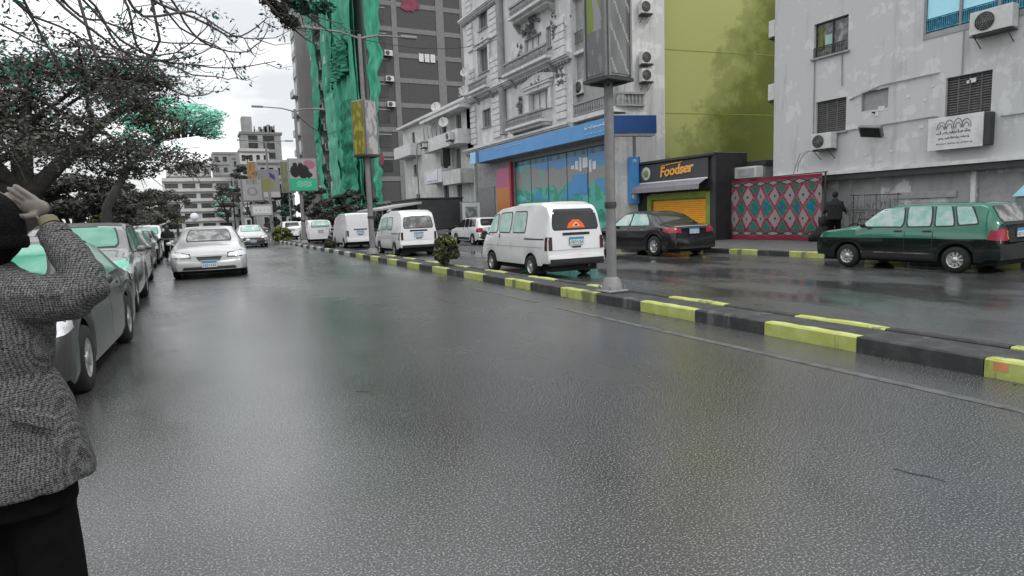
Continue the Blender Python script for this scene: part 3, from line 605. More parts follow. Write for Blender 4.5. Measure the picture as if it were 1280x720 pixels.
q=MB(); q.box(-1.90,-1.82,-.735,.735,.30,.41,.02); q.box(-1.88,-1.80,-.77,-.60,.41,.47,.01); q.build('bumper_bar','black_plastic',v[0],world=False)
q=MB(); q.tube([(-1.80,.35,1.13),(-1.83,.02,1.22)],.009,5); q.build('wiper','black_plastic',v[0],world=False)
q=MB(); q.box(-1.45,-1.35,-.6,.6,.20,.30,.02); q.tube([(-1.3,.3,.24),(1.1,.2,.24)],.04,6); q.build('axle','metal_dark',v[0],world=False)
for s_ in (1,-1):
    q=MB(); q.box(-1.30,-1.285,s_*.62-.10,s_*.62+.10,.10,.33); q.build('mud_flap','rubber',v[0],world=False)
q=MB(); q.box(-1.5,-1.2,.15,.45,.22,.42,.03); q.tube([(-1.85,-.35,.27),(-1.5,-.35,.27)],.03); q.build('exhaust','metal_dark',v[0],world=False)
car('white_van','second white van with a black tailgate bar beside the lamp post, behind the round bush',(7.95,25.6,0),P90,{**VAN,'L':3.9,'W':1.62,'top':[(a,b*1.04) for a,b in VAN['top']]},'paint_white',GVn,'van',glass='grey_glass',sglass='teal_glass_pale')
# white box-backed van further off
v3=car('white_box_van','white box-backed van with a blank rear, beyond the second lamp post',(8.05,35.6,0),P90,{**VAN,'glass':VAN['glass'][:1],'bits':VAN['bits'][:8],'top':[(-1.87,.55),(-1.86,1.3),(-1.8,1.82),(-1.7,1.9),(-.2,1.9),(.75,1.72),(1.05,1.6),(1.62,1.02),(1.78,.86),(1.86,.6)],'rk':.95},'paint_white',GVn,'van')
car('white_hatchback','white hatchback with a pale teal rear window beside the billboard post',(7.85,46.5,0),P90,{**SUV,'L':4.1,'W':1.75},'paint_white',glass='teal_glass_pale')
car('white_hatchback','small white car standing behind the round bush by the framed board',(13.75,31.2,0),P90,{**HATCH},'paint_white',glass='dark_glass')
car('white_car','white car parked far off behind the median shrubs',(8.1,62,0),P90,SUV,'paint_white',glass='dark_glass')
car('black_sedan','glossy black sedan parked in front of the shop with the orange shutter',(14.05,17.15,0),P90-R(1.5),{**SEDAN,'L':4.7,'W':1.84,'axles':(1.45,-1.40),'R':.33,'bits':[b for b in SEDAN['bits'] if 'gap' not in b[0]]},'paint_black',glass='dark_glass',sglass='teal_glass_pale',
  features=[('chrome_strip','metal_grey','B',[(-.86,.925),(.86,.925),(.86,.955),(-.86,.955)])])
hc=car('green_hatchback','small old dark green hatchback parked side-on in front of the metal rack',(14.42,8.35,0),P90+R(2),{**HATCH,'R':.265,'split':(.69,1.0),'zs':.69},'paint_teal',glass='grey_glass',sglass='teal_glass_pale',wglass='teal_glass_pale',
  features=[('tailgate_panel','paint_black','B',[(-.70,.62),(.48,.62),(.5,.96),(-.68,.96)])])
# ------------------------------------------------------------------ facade furniture
def ac_unit(label,fr,u,z,w=0,W_=.80,H_=.56,D_=.30,group='air conditioner units on the walls',dark=True,side=False):
    t=thing('air_conditioner',label,'air conditioner',fr.p(u,w,z),0,group); 
    m=fr.mb(); m.box(u,u+W_,w+.10,w+.10+D_,z,z+H_,.015); m.build('casing','ac_white',t)
    g=fr.mb(); c=(u+W_*.36,w+.10+D_+.004,z+H_*.5); rr=H_*.40
    for k in range(5): q=rr*(k+1)/5; g.tube([(c[0]+q*math.cos(a*PI/8),c[1]+.012,c[2]+q*math.sin(a*PI/8)) for a in range(17)],.007,4,False)
    for k in range(6): a=k*PI/3; g.tube([(c[0],c[1]+.012,c[2]),(c[0]+rr*math.cos(a),c[1]+.012,c[2]+rr*math.sin(a))],.006,4)
    gg=g.build('fan_grille','metal_grey',t)
    d=fr.mb(); d.lathe([(rr,c[1]),(rr,c[1]+.004),(.001,c[1]+.004)],20,'Y',(c[0],0,c[2])); d.build('fan','metal_dark',t)
    b=fr.mb()
    for x in (u+.12,u+W_-.12): b.box(x-.015,x+.015,w+.0,w+.45,z-.035,z-.003); b.tube([(x,w+.01,z-.34),(x,w+.42,z-.035)],.014,5)
    b.box(u+.02,u+W_-.02,w+.02,w+.44,z-.055,z-.038); b.build('bracket','metal_dark',t)
    return t
def dish(label,p,aim,rd=.42,group='satellite dishes on the buildings'):
    t=thing('satellite_dish',label,'satellite dish',p,0,group); d=Vector(aim).normalized(); T=Vector(p); q=d.to_track_quat('Z','Y').to_matrix().to_4x4()
    m=MB(); m.T=Matrix.Translation(T+Vector((0,0,.35)))@q; m.lathe([(.001,-.10),(rd*.5,-.07),(rd*.85,-.02),(rd,.02),(rd*.84,-.005),(rd*.5,-.05),(.001,-.08)],16); m.build('reflector','ac_white',t)
    m=MB(); c=T+Vector((0,0,.35)); m.tube([c-d*.08,T],.02,5); m.tube([T,T-Vector((0,0,.15))],.025,5); e=c+d*.42; m.tube([c-Vector((0,0,rd*.8)),e],.011,5); m.ball(tuple(e),.045); m.build('arm','metal_dark',t); return t
def rail(fr,par,u0,u1,z0,z1,w,mt='metal_dark',step=.12,name='railing',rad=.012,bal=False):
    m=fr.mb(); n=max(2,int((u1-u0)/step))
    if bal:
        for k in range(n):
            x=u0+(k+.5)*(u1-u0)/n; h=z1-z0-.1
            m.lathe([(.03,z0),(.05,z0+h*.1),(.028,z0+h*.2),(.062,z0+h*.42),(.05,z0+h*.6),(.024,z0+h*.8),(.045,z0+h)],7,'Z',(x,w,0))
        m.box(u0,u1,w-.08,w+.08,z1-.1,z1); m.box(u0,u1,w-.08,w+.08,z0-.06,z0)
    else:
        m.tube([(u0,w,z1),(u1,w,z1)],rad*1.6,5); m.tube([(u0,w,z0),(u1,w,z0)],rad*1.3,5)
        for k in range(n+1): x=u0+k*(u1-u0)/n; m.tube([(x,w,z0),(x,w,z1)],rad,4,False)
    return m.build(name,mt,par)
XN=(-1,0,0); UY=(0,-1,0)
# ---- right-hand white block: facade X=20.6, u=0 at Y=17.55 running towards the viewer
B1=thing('apartment_block','weathered white apartment block at the right with flaking paint','building',(25,9,0))
f1=Fr((20.6,17.55,0),UY,XN)
holes=[(1.72,3.05,6.71,7.90),(1.85,3.04,4.0,5.15),(3.59,4.52,4.54,5.18),(6.28,7.51,3.93,5.10),(5.58,9.6,6.55,8.6),(10.6,12.2,3.9,5.1),(1.7,3.0,9.6,10.8),(6.2,7.5,9.6,10.8)]
holed(f1,0,17,2.62,13,holes,.22,.25).build('wall','plaster_light',B1)
m=MB(); m.box(20.9,29,0.5,17.3,.05,12.9); m.v[:]=[v for v in m.v]; m.build('inner_wall','stone_grey',B1)
m=MB(); m.add([(20.6,17.562,2.62),(29,17.562,2.62),(29,17.562,13),(20.6,17.562,13)],[(3,2,1,0)]); m.build('end_wall','plaster_light',B1)
m=f1.mb(); m.box(0,17,-.25,.18,2.50,2.615); m.build('ledge','stone_pale',B1)
m=f1.mb(); m.box(0,17,-.25,.10,2.30,2.497); m.build('soffit','metal_dark',B1)
# ground floor
g1=[(3.12,4.21,.16,2.19),(7.15,8.60,.16,2.18),(9.7,11.2,.16,2.18)]
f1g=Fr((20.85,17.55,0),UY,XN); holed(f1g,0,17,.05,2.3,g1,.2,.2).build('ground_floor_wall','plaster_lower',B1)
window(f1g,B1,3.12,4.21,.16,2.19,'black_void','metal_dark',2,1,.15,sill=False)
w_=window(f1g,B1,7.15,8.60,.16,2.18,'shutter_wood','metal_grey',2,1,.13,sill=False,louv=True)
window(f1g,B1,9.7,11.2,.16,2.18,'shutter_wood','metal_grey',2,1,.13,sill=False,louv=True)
for x in (7.0,8.62): f1g.mb().box(x,x+.13,.003,.08,.14,2.29).build('pillar','stone_pale',B1)
f1g.mb().box(4.6,6.6,.003,.05,1.55,1.75).build('wall_band','stone_grey',B1)
w_=window(f1,B1,*holes[0],'grey_glass','metal_dark',2,1); q=f1.mb(); q.box(1.80,2.0,-.14,-.13,7.0,7.75); q.build('yellow_curtain','leaf_olive',w_); q=f1.mb(); q.box(2.08,2.36,-.14,-.13,7.05,7.45); q.build('teal_cloth','teal_glass_pale',w_)
rail(f1,w_,1.74,3.03,6.73,7.05,.03,step=.07)
window(f1,B1,*holes[1],'shutter_wood','shutter_wood',3,1,.14,louv=True); window(f1,B1,*holes[3],'shutter_wood','shutter_wood',4,1,.14,louv=True); window(f1,B1,*holes[5],'shutter_wood','shutter_wood',4,1,.14,louv=True)
window(f1,B1,*holes[6]); window(f1,B1,*holes[7])
window(f1,B1,*holes[2],'stone_grey','stone_grey',1,1,.12,sill=False)
# glazed balcony with cyan panes
bal=f1.mb(); bal.box(5.56,9.62,-.2,.02,6.38,6.54); bal.build('balcony_slab','stone_grey',B1)
for k in range(4):
    a=5.60+k*1.0; pn=f1.mb(); pn.box(a+.05,a+.95,-.03,-.015,6.98,8.58); po=pn.build('balcony_pane','cyan_glass',B1); q=f1.mb(); q.box(a-.03,a+.045,-.06,.03,6.55,8.59); q.build('mullion','metal_grey',po)
rail(f1,B1,5.62,9.58,6.60,6.93,-.0,'blue_railing',.06,'balcony_railing',.016)
m=f1.mb(); m.box(5.60,9.6,-.10,-.08,6.56,6.97); m.build('balcony_panel','blue_railing',B1)
# pipes and cables
m=f1.mb(); m.tube([(3.2,.05,5.02),(4.3,.05,5.28),(6.1,.05,5.30)],.022,6); m.tube([(3.1,.05,3.98),(6.0,.05,4.02),(6.1,.05,4.0)],.022,6); m.tube([(7.8,.05,3.75),(12,.05,3.80)],.022,6); m.build('wall_pipe','stone_grey',B1)
m=f1.mb(); m.tube([(1.78,.03,6.6),(1.78,.03,4.0)],.02,6); m.tube([(2.85,.03,6.6),(2.88,.03,5.55)],.02,6); m.tube([(6.72,.03,6.4),(6.72,.03,5.1)],.014,5); m.build('drain_pipe','stone_grey',B1)
m=f1.mb(); m.tube([(1.9,.35,3.4),(1.6,.3,3.3),(1.3,.2,3.0),(1.2,.12,2.7)],.012,5); m.tube([(1.9,.35,3.42),(1.45,.3,3.35),(1.05,.15,2.65)],.012,5); m.build('wall_cable','metal_grey',B1)
m=f1.mb(); 
for k in range(26): m.box(*(lambda a,b,s:(a,a+s,.001,.012,b,b+s*.7))(random.uniform(3.1,7.4),random.uniform(2.8,5.4),random.uniform(.05,.22)))
tag(m.build('flaked_plaster','stone_pale',B1),kind='stuff')
ac_unit('air conditioner on a dark bracket under the white block\'s lower left shuttered window',f1,1.98,3.42)
ac_unit('large air conditioner beside the cyan glazed balcony',f1,7.06,6.08,0,1.05,.62)
# signboard
sb=thing('signboard','white signboard with four arches and small script fixed below the wide shuttered window','sign',f1.p(6.8,.2,3.4)); 
f1.mb().box(6.03,7.65,.04,.30,2.98,3.90,.01).build('box','metal_dark',sb); f1.mb().box(6.0,7.50,.30,.33,2.96,3.92,.006).build('board','stone_pale',sb)
m=f1.mb()
for k,(cx,hh) in enumerate(((6.38,.22),(6.60,.26),(6.84,.28),(7.06,.24))):
    for rr_ in (.13,.075): m.tube([(cx+rr_*math.cos(a*PI/8),.336,3.56+hh*rr_/.13*math.sin(a*PI/8)) for a in range(9)],.012,5)
m.build('arch_logo','metal_grey',sb)
script(f1,sb,6.25,7.2,3.43,.09,.336,'metal_dark',seed=3); script(f1,sb,6.30,7.15,3.28,.07,.336,'metal_dark',seed=5); script(f1,sb,6.25,7.25,3.12,.055,.336,'metal_grey',seed=8)
# floodlight
fl_=thing('floodlight','dark square floodlight tilted on the wall left of the signboard','floodlight',f1.p(4.2,.1,3.8)); m=f1.mb(); T=f1.T@Matrix.Translation((4.2,.35,3.8))@Matrix.Rotation(R(-40),4,'X')@Matrix.Rotation(R(12),4,'Y'); m.T=T; m.box(-.36,.36,-.06,.06,-.22,.22,.02); m.build('housing','metal_grey',fl_); m=f1.mb(); m.T=T; m.box(-.31,.31,.062,.07,-.18,.18); m.build('lens','black_plastic',fl_); f1.mb().tube([(4.2,0,3.95),(4.2,.35,3.8)],.03,6).build('arm','metal_dark',fl_)
# AC units on the end wall corner
fe=Fr((20.62,17.55,0),(1,0,0),(0,1,0))
for z_,lb in ((8.0,'upper'),(5.6,'lower')): ac_unit(lb+' air conditioner on the left corner of the white block beside the green wall',fe,.1,z_,0,.7,.62)
# ---- green building
s98=Vector((math.sin(R(98)),math.cos(R(98)),0)); n98=Vector((math.cos(R(98)),-math.sin(R(98)),0))
GB=thing('green_building','blank olive green side wall between the ornate building and the white block','building',(24,26,0))
fg=Fr((20.8,24.8,0),s98,n98); m=fg.mb(); m.box(0,9,-6,0,.1,16); m.build('wall','plaster_green',GB)
m=fg.mb()
for z_ in (6.2,9.25,12.3): m.box(.0,9,.002,.010,z_,z_+.035)
m.build('wall_joint','olive_paint',GB)
ab=thing('roof_shed','low dark shed roof behind the carpet and the black shop','shed',(22.2,20.5,0)); MB().box(20.9,24,18.2,22,.1,3.1).build('wall','stone_grey',ab); MB().box(20.8,24.1,18.1,22.1,3.1,3.35,.03).build('roof','metal_dark',ab)
mm=thing('meter_box','pale grey box standing above the top left of the carpet','box',(20.35,18.7,2.6)); MB().box(20.15,20.55,18.0,19.1,2.62,3.08,.02).build('casing','ac_white',mm); MB().box(20.13,20.148,18.1,18.9,2.7,3.0).build('door','tarp_pale',mm)
# ---- shop
SH=thing('shop_kiosk','black corner shop kiosk with an orange roller shutter','shop',(19.8,21.8,0)); fs=Fr((19.2,24.25,0),UY,XN)
holed(fs,0,4.95,.13,3.62,[(.62,4.72,.14,2.24)],.17,.3).build('wall','shop_black',SH); MB().box(19.56,20.75,19.3,24.24,.13,3.6).build('body_wall','shop_black',SH)
MB().box(19.1,20.85,19.1,19.29,.13,3.72,.02).build('side_pillar','shop_black',SH); fs.mb().box(-.05,5.1,-.3,.16,3.60,3.72,.02).build('roof_ledge','metal_dark',SH)
fs.mb().box(.64,4.70,-.165,-.145,.14,2.22).build('shutter_back','olive_paint',SH)
sl=None
for k in range(19):
    m=fs.mb(); z_=.20+k*.088; m.box(1.0,4.45,-.142,-.115,z_,z_+.080,.012); m.build('shutter_slat','shutter_orange' if k not in (1,2,6) else 'letter_orange',SH)
for a,b in ((.66,.96),(4.46,4.70)): fs.mb().box(a,b,-.13,-.02,.15,2.15).build('door_post','olive_paint',SH)
fs.mb().box(.97,4.45,-.11,-.03,1.93,2.2).build('shutter_box','olive_paint',SH)
fs.mb().box(.05,4.70,.01,.09,2.78,3.56,.01).build('sign_panel','sign_charcoal',SH)
m=fs.mb(); n_=40
for i in range(n_): 
    a,b=4.62*i/n_,4.62*(i+1)/n_; m.add([(a+.05,.1,2.72),(b+.05,.1,2.72),(b+.05,.55,2.48),(a+.05,.55,2.48),(b+.05,.56,2.27+.02*(i%2)),(a+.05,.56,2.27+.02*((i+1)%2))],[(0,1,2,3),(3,2,4,5)])
m.build('awning','awning_grey',SH); fs.mb().box(.03,4.70,.09,.13,2.70,2.76).build('awning_bar','sign_white',SH)
m=fs.mb(); m.lathe([(.30,.10),(.30,.14),(.27,.15),(.001,.15)],24,'Y',(.78,0,3.16)); lg=m.build('round_logo','stone_pale',SH)
m=fs.mb(); m.lathe([(.17,.152),(.16,.16),(.001,.16)],16,'Y',(.84,0,3.14)); m.build('logo_mark','olive_paint',lg); m=fs.mb(); m.tube([(.62,.155,3.32),(.60,.155,3.0),(.7,.155,2.96)],.03,5); m.tube([(.78,.165,3.2),(.90,.165,3.1),(.84,.165,3.04)],.022,5); m.build('logo_stroke','metal_grey',lg)
letters(fs,SH,'Foodser',.62,2.78,3.18,.105,'letter_edge','lettering_outline',.006,.18,R(3),1.02)
letters(fs,SH,'Foodser',.60,2.78,3.18,.125,'letter_orange','lettering',.012,.18,R(3),1.02)
m=fs.mb(); m.tube([(1.85,.13,3.42),(2.5,.13,3.47),(3.2,.13,3.5)],.02,5); m.build('lettering_stroke','letter_orange',SH)
# ---- carpet on its line
CP=thing('hanging_carpet','red and green diamond-patterned woven carpet hung on a line beside the shop','carpet',(20,17,0)); fc=Fr((20.0,19.15,0),UY,XN)
def kil(u_,v_):
    red=(.24,.012,.04); wh=(.26,.235,.235); dk=(.03,.03,.035); gr=(.012,.14,.10); bl=(.02,.10,.28); pk=(.34,.055,.10)
    if v_<.05 or v_>.965: return red
    if v_<.155 or v_>.86:
        vc=.10 if v_<.5 else .91; a=abs((u_*7.0)%1-.5)*2; b=abs(v_-vc)/.042
        if abs(b-1.15)<.22: return red
        return wh if a+b<.75 else (dk if a+b<1.15 else (.10,.09,.09))
    vv=(v_-.155)/.705
    a=(u_*6.5+.15)%1-.5; rowf=vv*2+.0; 
    def dia(cu,cv): 
        return abs(((u_*6.5+.15-cu+.5)%1)-.5)*2.0+abs(vv-cv)*3.3
    for cv,cu in ((.26,.5),(.77,.5)):
        d=dia(cu,cv)
        if d<.14: return dk
        if d<.72: return wh
        if d<.88: return pk if (int(u_*90)+int(v_*60))%2 else red
    d=dia(0,.515)
    if d<.30: return bl if u_>.28 else gr
    if d<.80: return gr if (int(u_*60)+int(v_*40))%5 else (.02,.22,.2)
    if d<.92: return pk
    for cv in (.02,1.0):
        if dia(0,cv)<.62: return gr
        if dia(0,cv)<.74: return pk
    return dk if (int(u_*50)+int(v_*30))%3 else (.05,.10,.08)
painted(fc,CP,'woven_sheet',0.02,4.22,.17,2.56,150,80,kil,mt='woven',wav=lambda a,b:.05*math.sin(a*17)*(1-b*.6)+.03*math.sin(a*31+b*3)+.12*(1-b)**2*math.sin(a*7))
m=fc.mb(); m.tube([(-.05,-.02,2.56),(4.4,-.02,2.60)],.02,6); m.build('line','metal_dark',CP)
for x in (-.02,4.3): MB().tube([tuple(fc.p(x,-.06,.14)),tuple(fc.p(x,-.06,2.62))],.03,8).build('post','metal_dark',CP)
# ---- ornate building above the bank
OB=thing('ornate_building','pale ornate apartment building with balustraded balconies above the bank','building',(22,34,0)); fo=Fr((18,41.8,0),UY,XN)
# u from 0 (far left) to 13.9 (right, Y=27.9)
oh=[]
LV=[(6.42,9.70),(9.70,12.35),(12.35,15.1),(15.1,17.9)]
oh=[(9.45,11.6,7.30,8.32),(8.9,10.9,10.25,11.45),(8.8,11.2,12.95,14.3),(8.9,11.1,15.7,17),(2.6,4.1,10.9,12.45),(2.7,4.0,7.35,8.5),(2.7,4.0,13.6,14.8),(11.35,11.9,10.4,11.5)]
holed(fo,0,13.9,5.8,19,oh,.25,.3).build('wall','plaster_ornate',OB)
MB().box(18.3,26,24.9,41.7,.1,18.9).build('inner_wall','stone_grey',OB)
for h in oh: window(fo,OB,*h,glass='stone_pale' if h[0]>8 and h[2]<13 else 'shutter_wood',frame='stone_grey',nx=3,nz=1,depth=.2)
# cornices: stepped bands
for (z_,d_) in ((6.15,.45),(9.62,.42),(15.0,.35)):
    m=fo.mb()
    for k,(a,b,c) in enumerate(((0,.12,1.0),(.12,.20,.8),(.20,.30,.5))): m.box(-.05,13.95,.002,d_*c,z_-b,z_-a-.002)
    m.build('cornice','stone_pale',OB)
    m=fo.mb()
    for k in range(46): x=.1+k*.3; m.box(x,x+.14,.002,d_*.45,z_-.44,z_-.302)
    tag(m.build('dentil_row','stone_grey',OB),kind='stuff')
# rusticated pilasters: every block its own piece
blk=fo.mb(); blk=MB(); blk.box(-.55,.55,-.01,.13,-.17,.17,.03); b0=blk.build('stone_block','stone_pale',OB,world=False); first=True
rotf=math.atan2(-1,0)
for x in (5.0,12.85,1.3):
    z_=6.62
    while z_<18:
        if not any(abs(z_-c)<.42 for c in (9.45,12.1,14.85)):
            p=fo.p(x,0.0,z_)-OB.location
            if first: o=b0; first=False
            else: o=inst(b0,'stone_block',OB,(0,0,0))
            o.location=p; o.rotation_euler=(0,0,math.atan2(fo.U.y,fo.U.x)); o.scale=(.75 if x<2 else (1 if x<10 else .9),-1,1)
        z_+=.365
# plain grey engaged column left of the main bay, with capital
m=fo.mb()
for x in (6.15,): m.lathe([(.28,6.5),(.24,6.7),(.24,9.2),(.30,9.35)],14,'Z',(x,.16,0)); m.lathe([(.26,9.9),(.23,10.1),(.22,17.5),(.28,17.8)],14,'Z',(x,.16,0))
m.build('column','stone_grey',OB)
# window surrounds, pediments
for a,b,c,d in ((9.45,11.6,7.30,8.32),(2.6,4.1,10.9,12.45)):
    m=fo.mb(); m.box(a-.3,a-.04,.002,.14,c-.1,d+.02); m.box(b+.04,b+.3,.002,.14,c-.1,d+.02); m.box(a-.35,b+.35,.002,.22,d+.03,d+.24); m.box(a-.45,b+.45,.002,.32,d+.242,d+.33); m.build('window_surround','stone_pale',OB)
m=fo.mb(); m.prism([(8.6,.002,8.75),(12.3,.002,8.75),(12.3,.002,8.95),(11.2,.002,9.2),(10.5,.002,9.28),(9.7,.002,9.2),(8.6,.002,8.95)],(0,.2,0)); m.build('pediment','stone_pale',OB)
# carved ornament clumps
def ornament(u_,z_,w_,h_,n,mt='ornate_dark',seed=0):
    rd=random.Random(seed); m=fo.mb()
    for k in range(n):
        a=rd.uniform(0,2*PI); q=rd.random()**.6; x=u_+w_*q*math.cos(a); y=z_+h_*q*math.sin(a); pts=[]; o_=rd.uniform(0,.16)
        for j in range(7): t=j/6*4.5; rr_=.16*(1-j/8); pts.append((x+rr_*math.cos(a+t),.05+o_+.03*j/6,y+rr_*math.sin(a+t)))
        m.tube(pts,[.035]*6+[.05],5)
        if k%2: m.ball((x,.06,y),.07,.06,.05,7,5)
    return tag(m.build('carved_ornament',mt,OB),kind='stuff')
ornament(9.9,11.95,.95,.50,44,seed=1); ornament(12.85,8.6,.35,.6,16,seed=2); ornament(10.5,8.75,.7,.25,14,seed=3); ornament(3.3,12.75,.6,.2,10,seed=4); ornament(8.5,10.7,.25,.6,10,seed=5); ornament(6.1,9.1,.25,.25,7,seed=6); ornament(8.3,8.0,.28,.7,12,seed=9); ornament(12.4,11.2,.2,.7,10,seed=10)
# balconies with balusters
for (a,b,z_,h_) in ((7.3,12.5,9.78,.62),(7.5,11.8,6.62,.55),(8.3,12.4,12.75,.6),(1.9,4.9,9.75,.55),(8.0,12.3,15.1,.6)):
    m=fo.mb(); m.box(a,b,.003,.75,z_-.15,z_-.002,.02); m.box(a+.15,b-.15,.003,.5,z_-.30,z_-.152); sl_=m.build('balcony_slab','stone_pale',OB)
    rail(fo,sl_,a+.05,b-.05,z_+.062,z_+h_,.62,'stone_grey',.17,'balustrade',bal=True)
    m=fo.mb()
    for x in ((a+.3,b-.45) if z_!=12.75 else (a+.02,b-.18)): m.prism([(x,.003,z_-.31),(x,.45,z_-.31),(x,.10,z_-.75),(x,.003,z_-.8)],(.16,0,0))
    tag(m.build('console','stone_grey',OB),kind='stuff')
# recessed corner bay, X=18.6
f2=Fr((18.6,27.95,0),UY,XN); ch=[(.9,2.2,7.3,9.0),(.9,2.2,10.3,11.9),(.9,2.2,13,14.6)]
holed(f2,0,3.55,5.8,19,ch,.25,.25).build('corner_wall','plaster_cream',OB)
for h in ch: window(f2,OB,*h,glass='window_glass',nx=2,depth=.2)
m=MB(); m.add([(17.99,27.885,5.8),(18.62,27.885,5.8),(18.62,27.885,19),(17.99,27.885,19)],[(0,1,2,3)]); m.build('return_wall','plaster_cream',OB)
for z_ in (9.6,12.3,15):
    m=f2.mb(); m.box(0,3.6,.003,.5,z_-.15,z_); m.build('balcony_slab','stone_pale',OB)
rail(f2,OB,.02,3.4,10.0,10.55,.42,'metal_dark',.12); rail(f2,OB,.02,3.4,12.5,13.0,.42,'metal_dark',.12)
# side wall and roof terrace balustrade of the corner
fsd=Fr((18.0,24.4,0),s98,n98)
sd_h=[(.3,1.0,7.5,9.0),(.3,1.0,10.5,12)]
holed(fsd,.62,2.75,6.0,19,[],.2,.3).build('side_wall','plaster_cream',OB)
rail(fsd,OB,.05,1.6,6.42,7.0,.1,'stone_grey',.19,'terrace_balustrade',bal=True); f3=Fr((17.95,27.8,0),UY,XN); rail(f3,OB,.05,3.3,6.42,7.0,.0,'stone_grey',.19,'terrace_balustrade',bal=True)
m=MB(); m.box(17.9,20,24.3,27.9,6.1,6.34); m.build('terrace_slab','stone_pale',OB)
for k,(z_,lb) in enumerate(((10.5,'top'),(8.25,'middle'),(7.45,'lowest'))): ac_unit(lb+' of three air conditioners above the blue fascia corner',fsd,1.3,z_,0,.62,.58)
ac_unit('air conditioner on the far left edge of the ornate building beside the dark tower',fo,-.3,9.9,0,.7,.6)
ac_unit('air conditioner on the recessed corner of the ornate building left of the advertising box',f2,.05,7.5,0,.6,.7); 
dish('round satellite dish at the left edge of the ornate building, the upper one',(17.4,40.4,10.9),(-1,-.8,.4),.34); dish('round satellite dish at the left edge of the ornate building, the lower one',(17.4,40.6,9.7),(-1,-.9,.35),.38)
dish('satellite dish on the recessed corner of the ornate building, left of the tall advertising box',(18.2,28.2,10.9),(-.7,-1,.4),.36)
# ---- bank
BK=thing('bank_branch','bank branch with a long blue fascia and a colourful mural window','bank',(19,31,0)); fb=Fr((18,40.3,0),UY,XN)
# u: 0 at Y=40.3, 15.9 at Y=24.4
holed(fb,0,15.9,.13,5.8,[(5.45,15.5,.45,4.72)],.25,.25).build('wall','stone_grey',BK)
holed(fsd,0.0,2.75,.13,6.0,[],.2,.25).build('side_wall','plaster_cream',BK)
m=MB(); m.box(17.15,17.98,23.35,38.4,4.98,5.02); so=m.build('soffit','metal_dark',BK)
for k in range(7): x=17.22+k*.11; m=MB(); m.box(x,x+.035,23.4,38.3,4.93,4.978); m.build('soffit_slat','stone_grey',BK)
MB().box(17.08,17.15,23.3,38.45,4.96,5.70,.01).build('fascia','fascia_blue',BK)
m=MB(); m.prism([(17.08,23.25,4.96),(19.30,22.95,4.96),(19.30,22.95,5.77),(17.08,23.25,5.72)],(0,.06,0)); m.build('side_fascia','fascia_deep',BK)  # shade on the fascia's side put into a deeper blue
MB().box(17.16,18.0,23.32,38.42,5.60,5.66).build('fascia_top','metal_grey',BK); MB().box(17.06,17.16,38.46,39.3,4.96,5.70).build('fascia_end','sign_pale_blue',BK); MB().box(17.05,17.155,38.0,38.3,4.955,5.705).build('fascia_stripe','fascia_deep',BK)
m=MB(); m.prism([(17.2,23.28,4.85),(19.25,23.0,4.85),(19.25,23.0,4.95),(17.2,23.28,4.95)],(0,.4,0)); m.build('side_ledge','stone_grey',BK)
ff=Fr((17.08,38.4,0),UY,XN); script(ff,BK,12.9,14.6,5.38,.17,.012,'sign_white',seed=11); script(ff,BK,13.0,14.6,5.12,.12,.012,'sign_pale_blue',seed=12); script(ff,BK,3.0,6.4,5.48,.10,.012,'sign_pale_blue',seed=14,dots=False)
import mathutils.noise as NZ
def mural(u_,v_):
    n=NZ.noise(Vector((u_*9,v_*4,0))); n2=NZ.noise(Vector((u_*22,v_*12,3))); y=v_+n*.10
    blue=(.08,.28,.58); tau=(.27,.27,.26); gr=(.04,.30,.20); gr2=(.08,.42,.33); bl2=(.06,.28,.52); lt=(.16,.50,.62)
    if v_>.94: return (.05,.22,.32) if int(u_*36)%3 else (.02,.1,.2)
    if y>.86-.10*u_+.02: return blue if u_>.22 else (gr2 if n2>0 else lt)
    if y>.62-.04*u_: return tau if n2>-.25 else (gr2 if u_<.5 else tau)
    if y>.40: return (gr if n2>-.05 else gr2) if n>-.12 else (bl2 if u_>.2 else lt)
    if y>.26: return (bl2 if n2>.12 else gr) if u_<.75 else gr2
    if y>.1: return gr if n2>0 else ((.02,.22,.14) if n<0 else gr2)
    return gr2 if n2>.1 else (.25,.45,.36)
wd=painted(fb,BK,'mural_window',5.50,15.45,.5,4.68,130,60,mural,w=-.12,mt='gloss_print')
m=fb.mb(); 
for a,b,c,d in ((12.3,12.6,3.7,4.15),(12.7,12.9,3.6,4.3),(13.0,13.5,3.75,4.25),(13.6,13.8,3.5,4.1),(13.9,14.2,3.6,4.0),(11.9,12.2,3.75,3.95)): m.box(a,b,-.115,-.10,c,d)
tag(m.build('mural_palace','sign_white',BK),kind='stuff'); fb.mb().box(12.0,13.4,-.115,-.095,2.45,3.45).build('mural_blue_box','fascia_blue',BK)
m=fb.mb()
for k in range(6): x=5.5+k*1.99; m.box(x-.012,x+.012,-.115,-.10,.46,4.71)
m.build('window_mullion','fascia_deep',BK)
fb.mb().box(5.2,5.45,.003,.2,.13,4.75).build('red_jamb','red_frame',BK)
def orange(u_,v_): return (.50,.10,.22) if v_>.72 else ((.55,.20,.04) if v_>.28 else (.55,.05,.04))
painted(fb,BK,'orange_panel',3.0,5.1,.3,4.45,10,24,orange,w=.03,mt='gloss_print')
fb.mb().box(.2,2.7,.003,.05,.2,3.4).build('grey_shutter','metal_grey',BK)
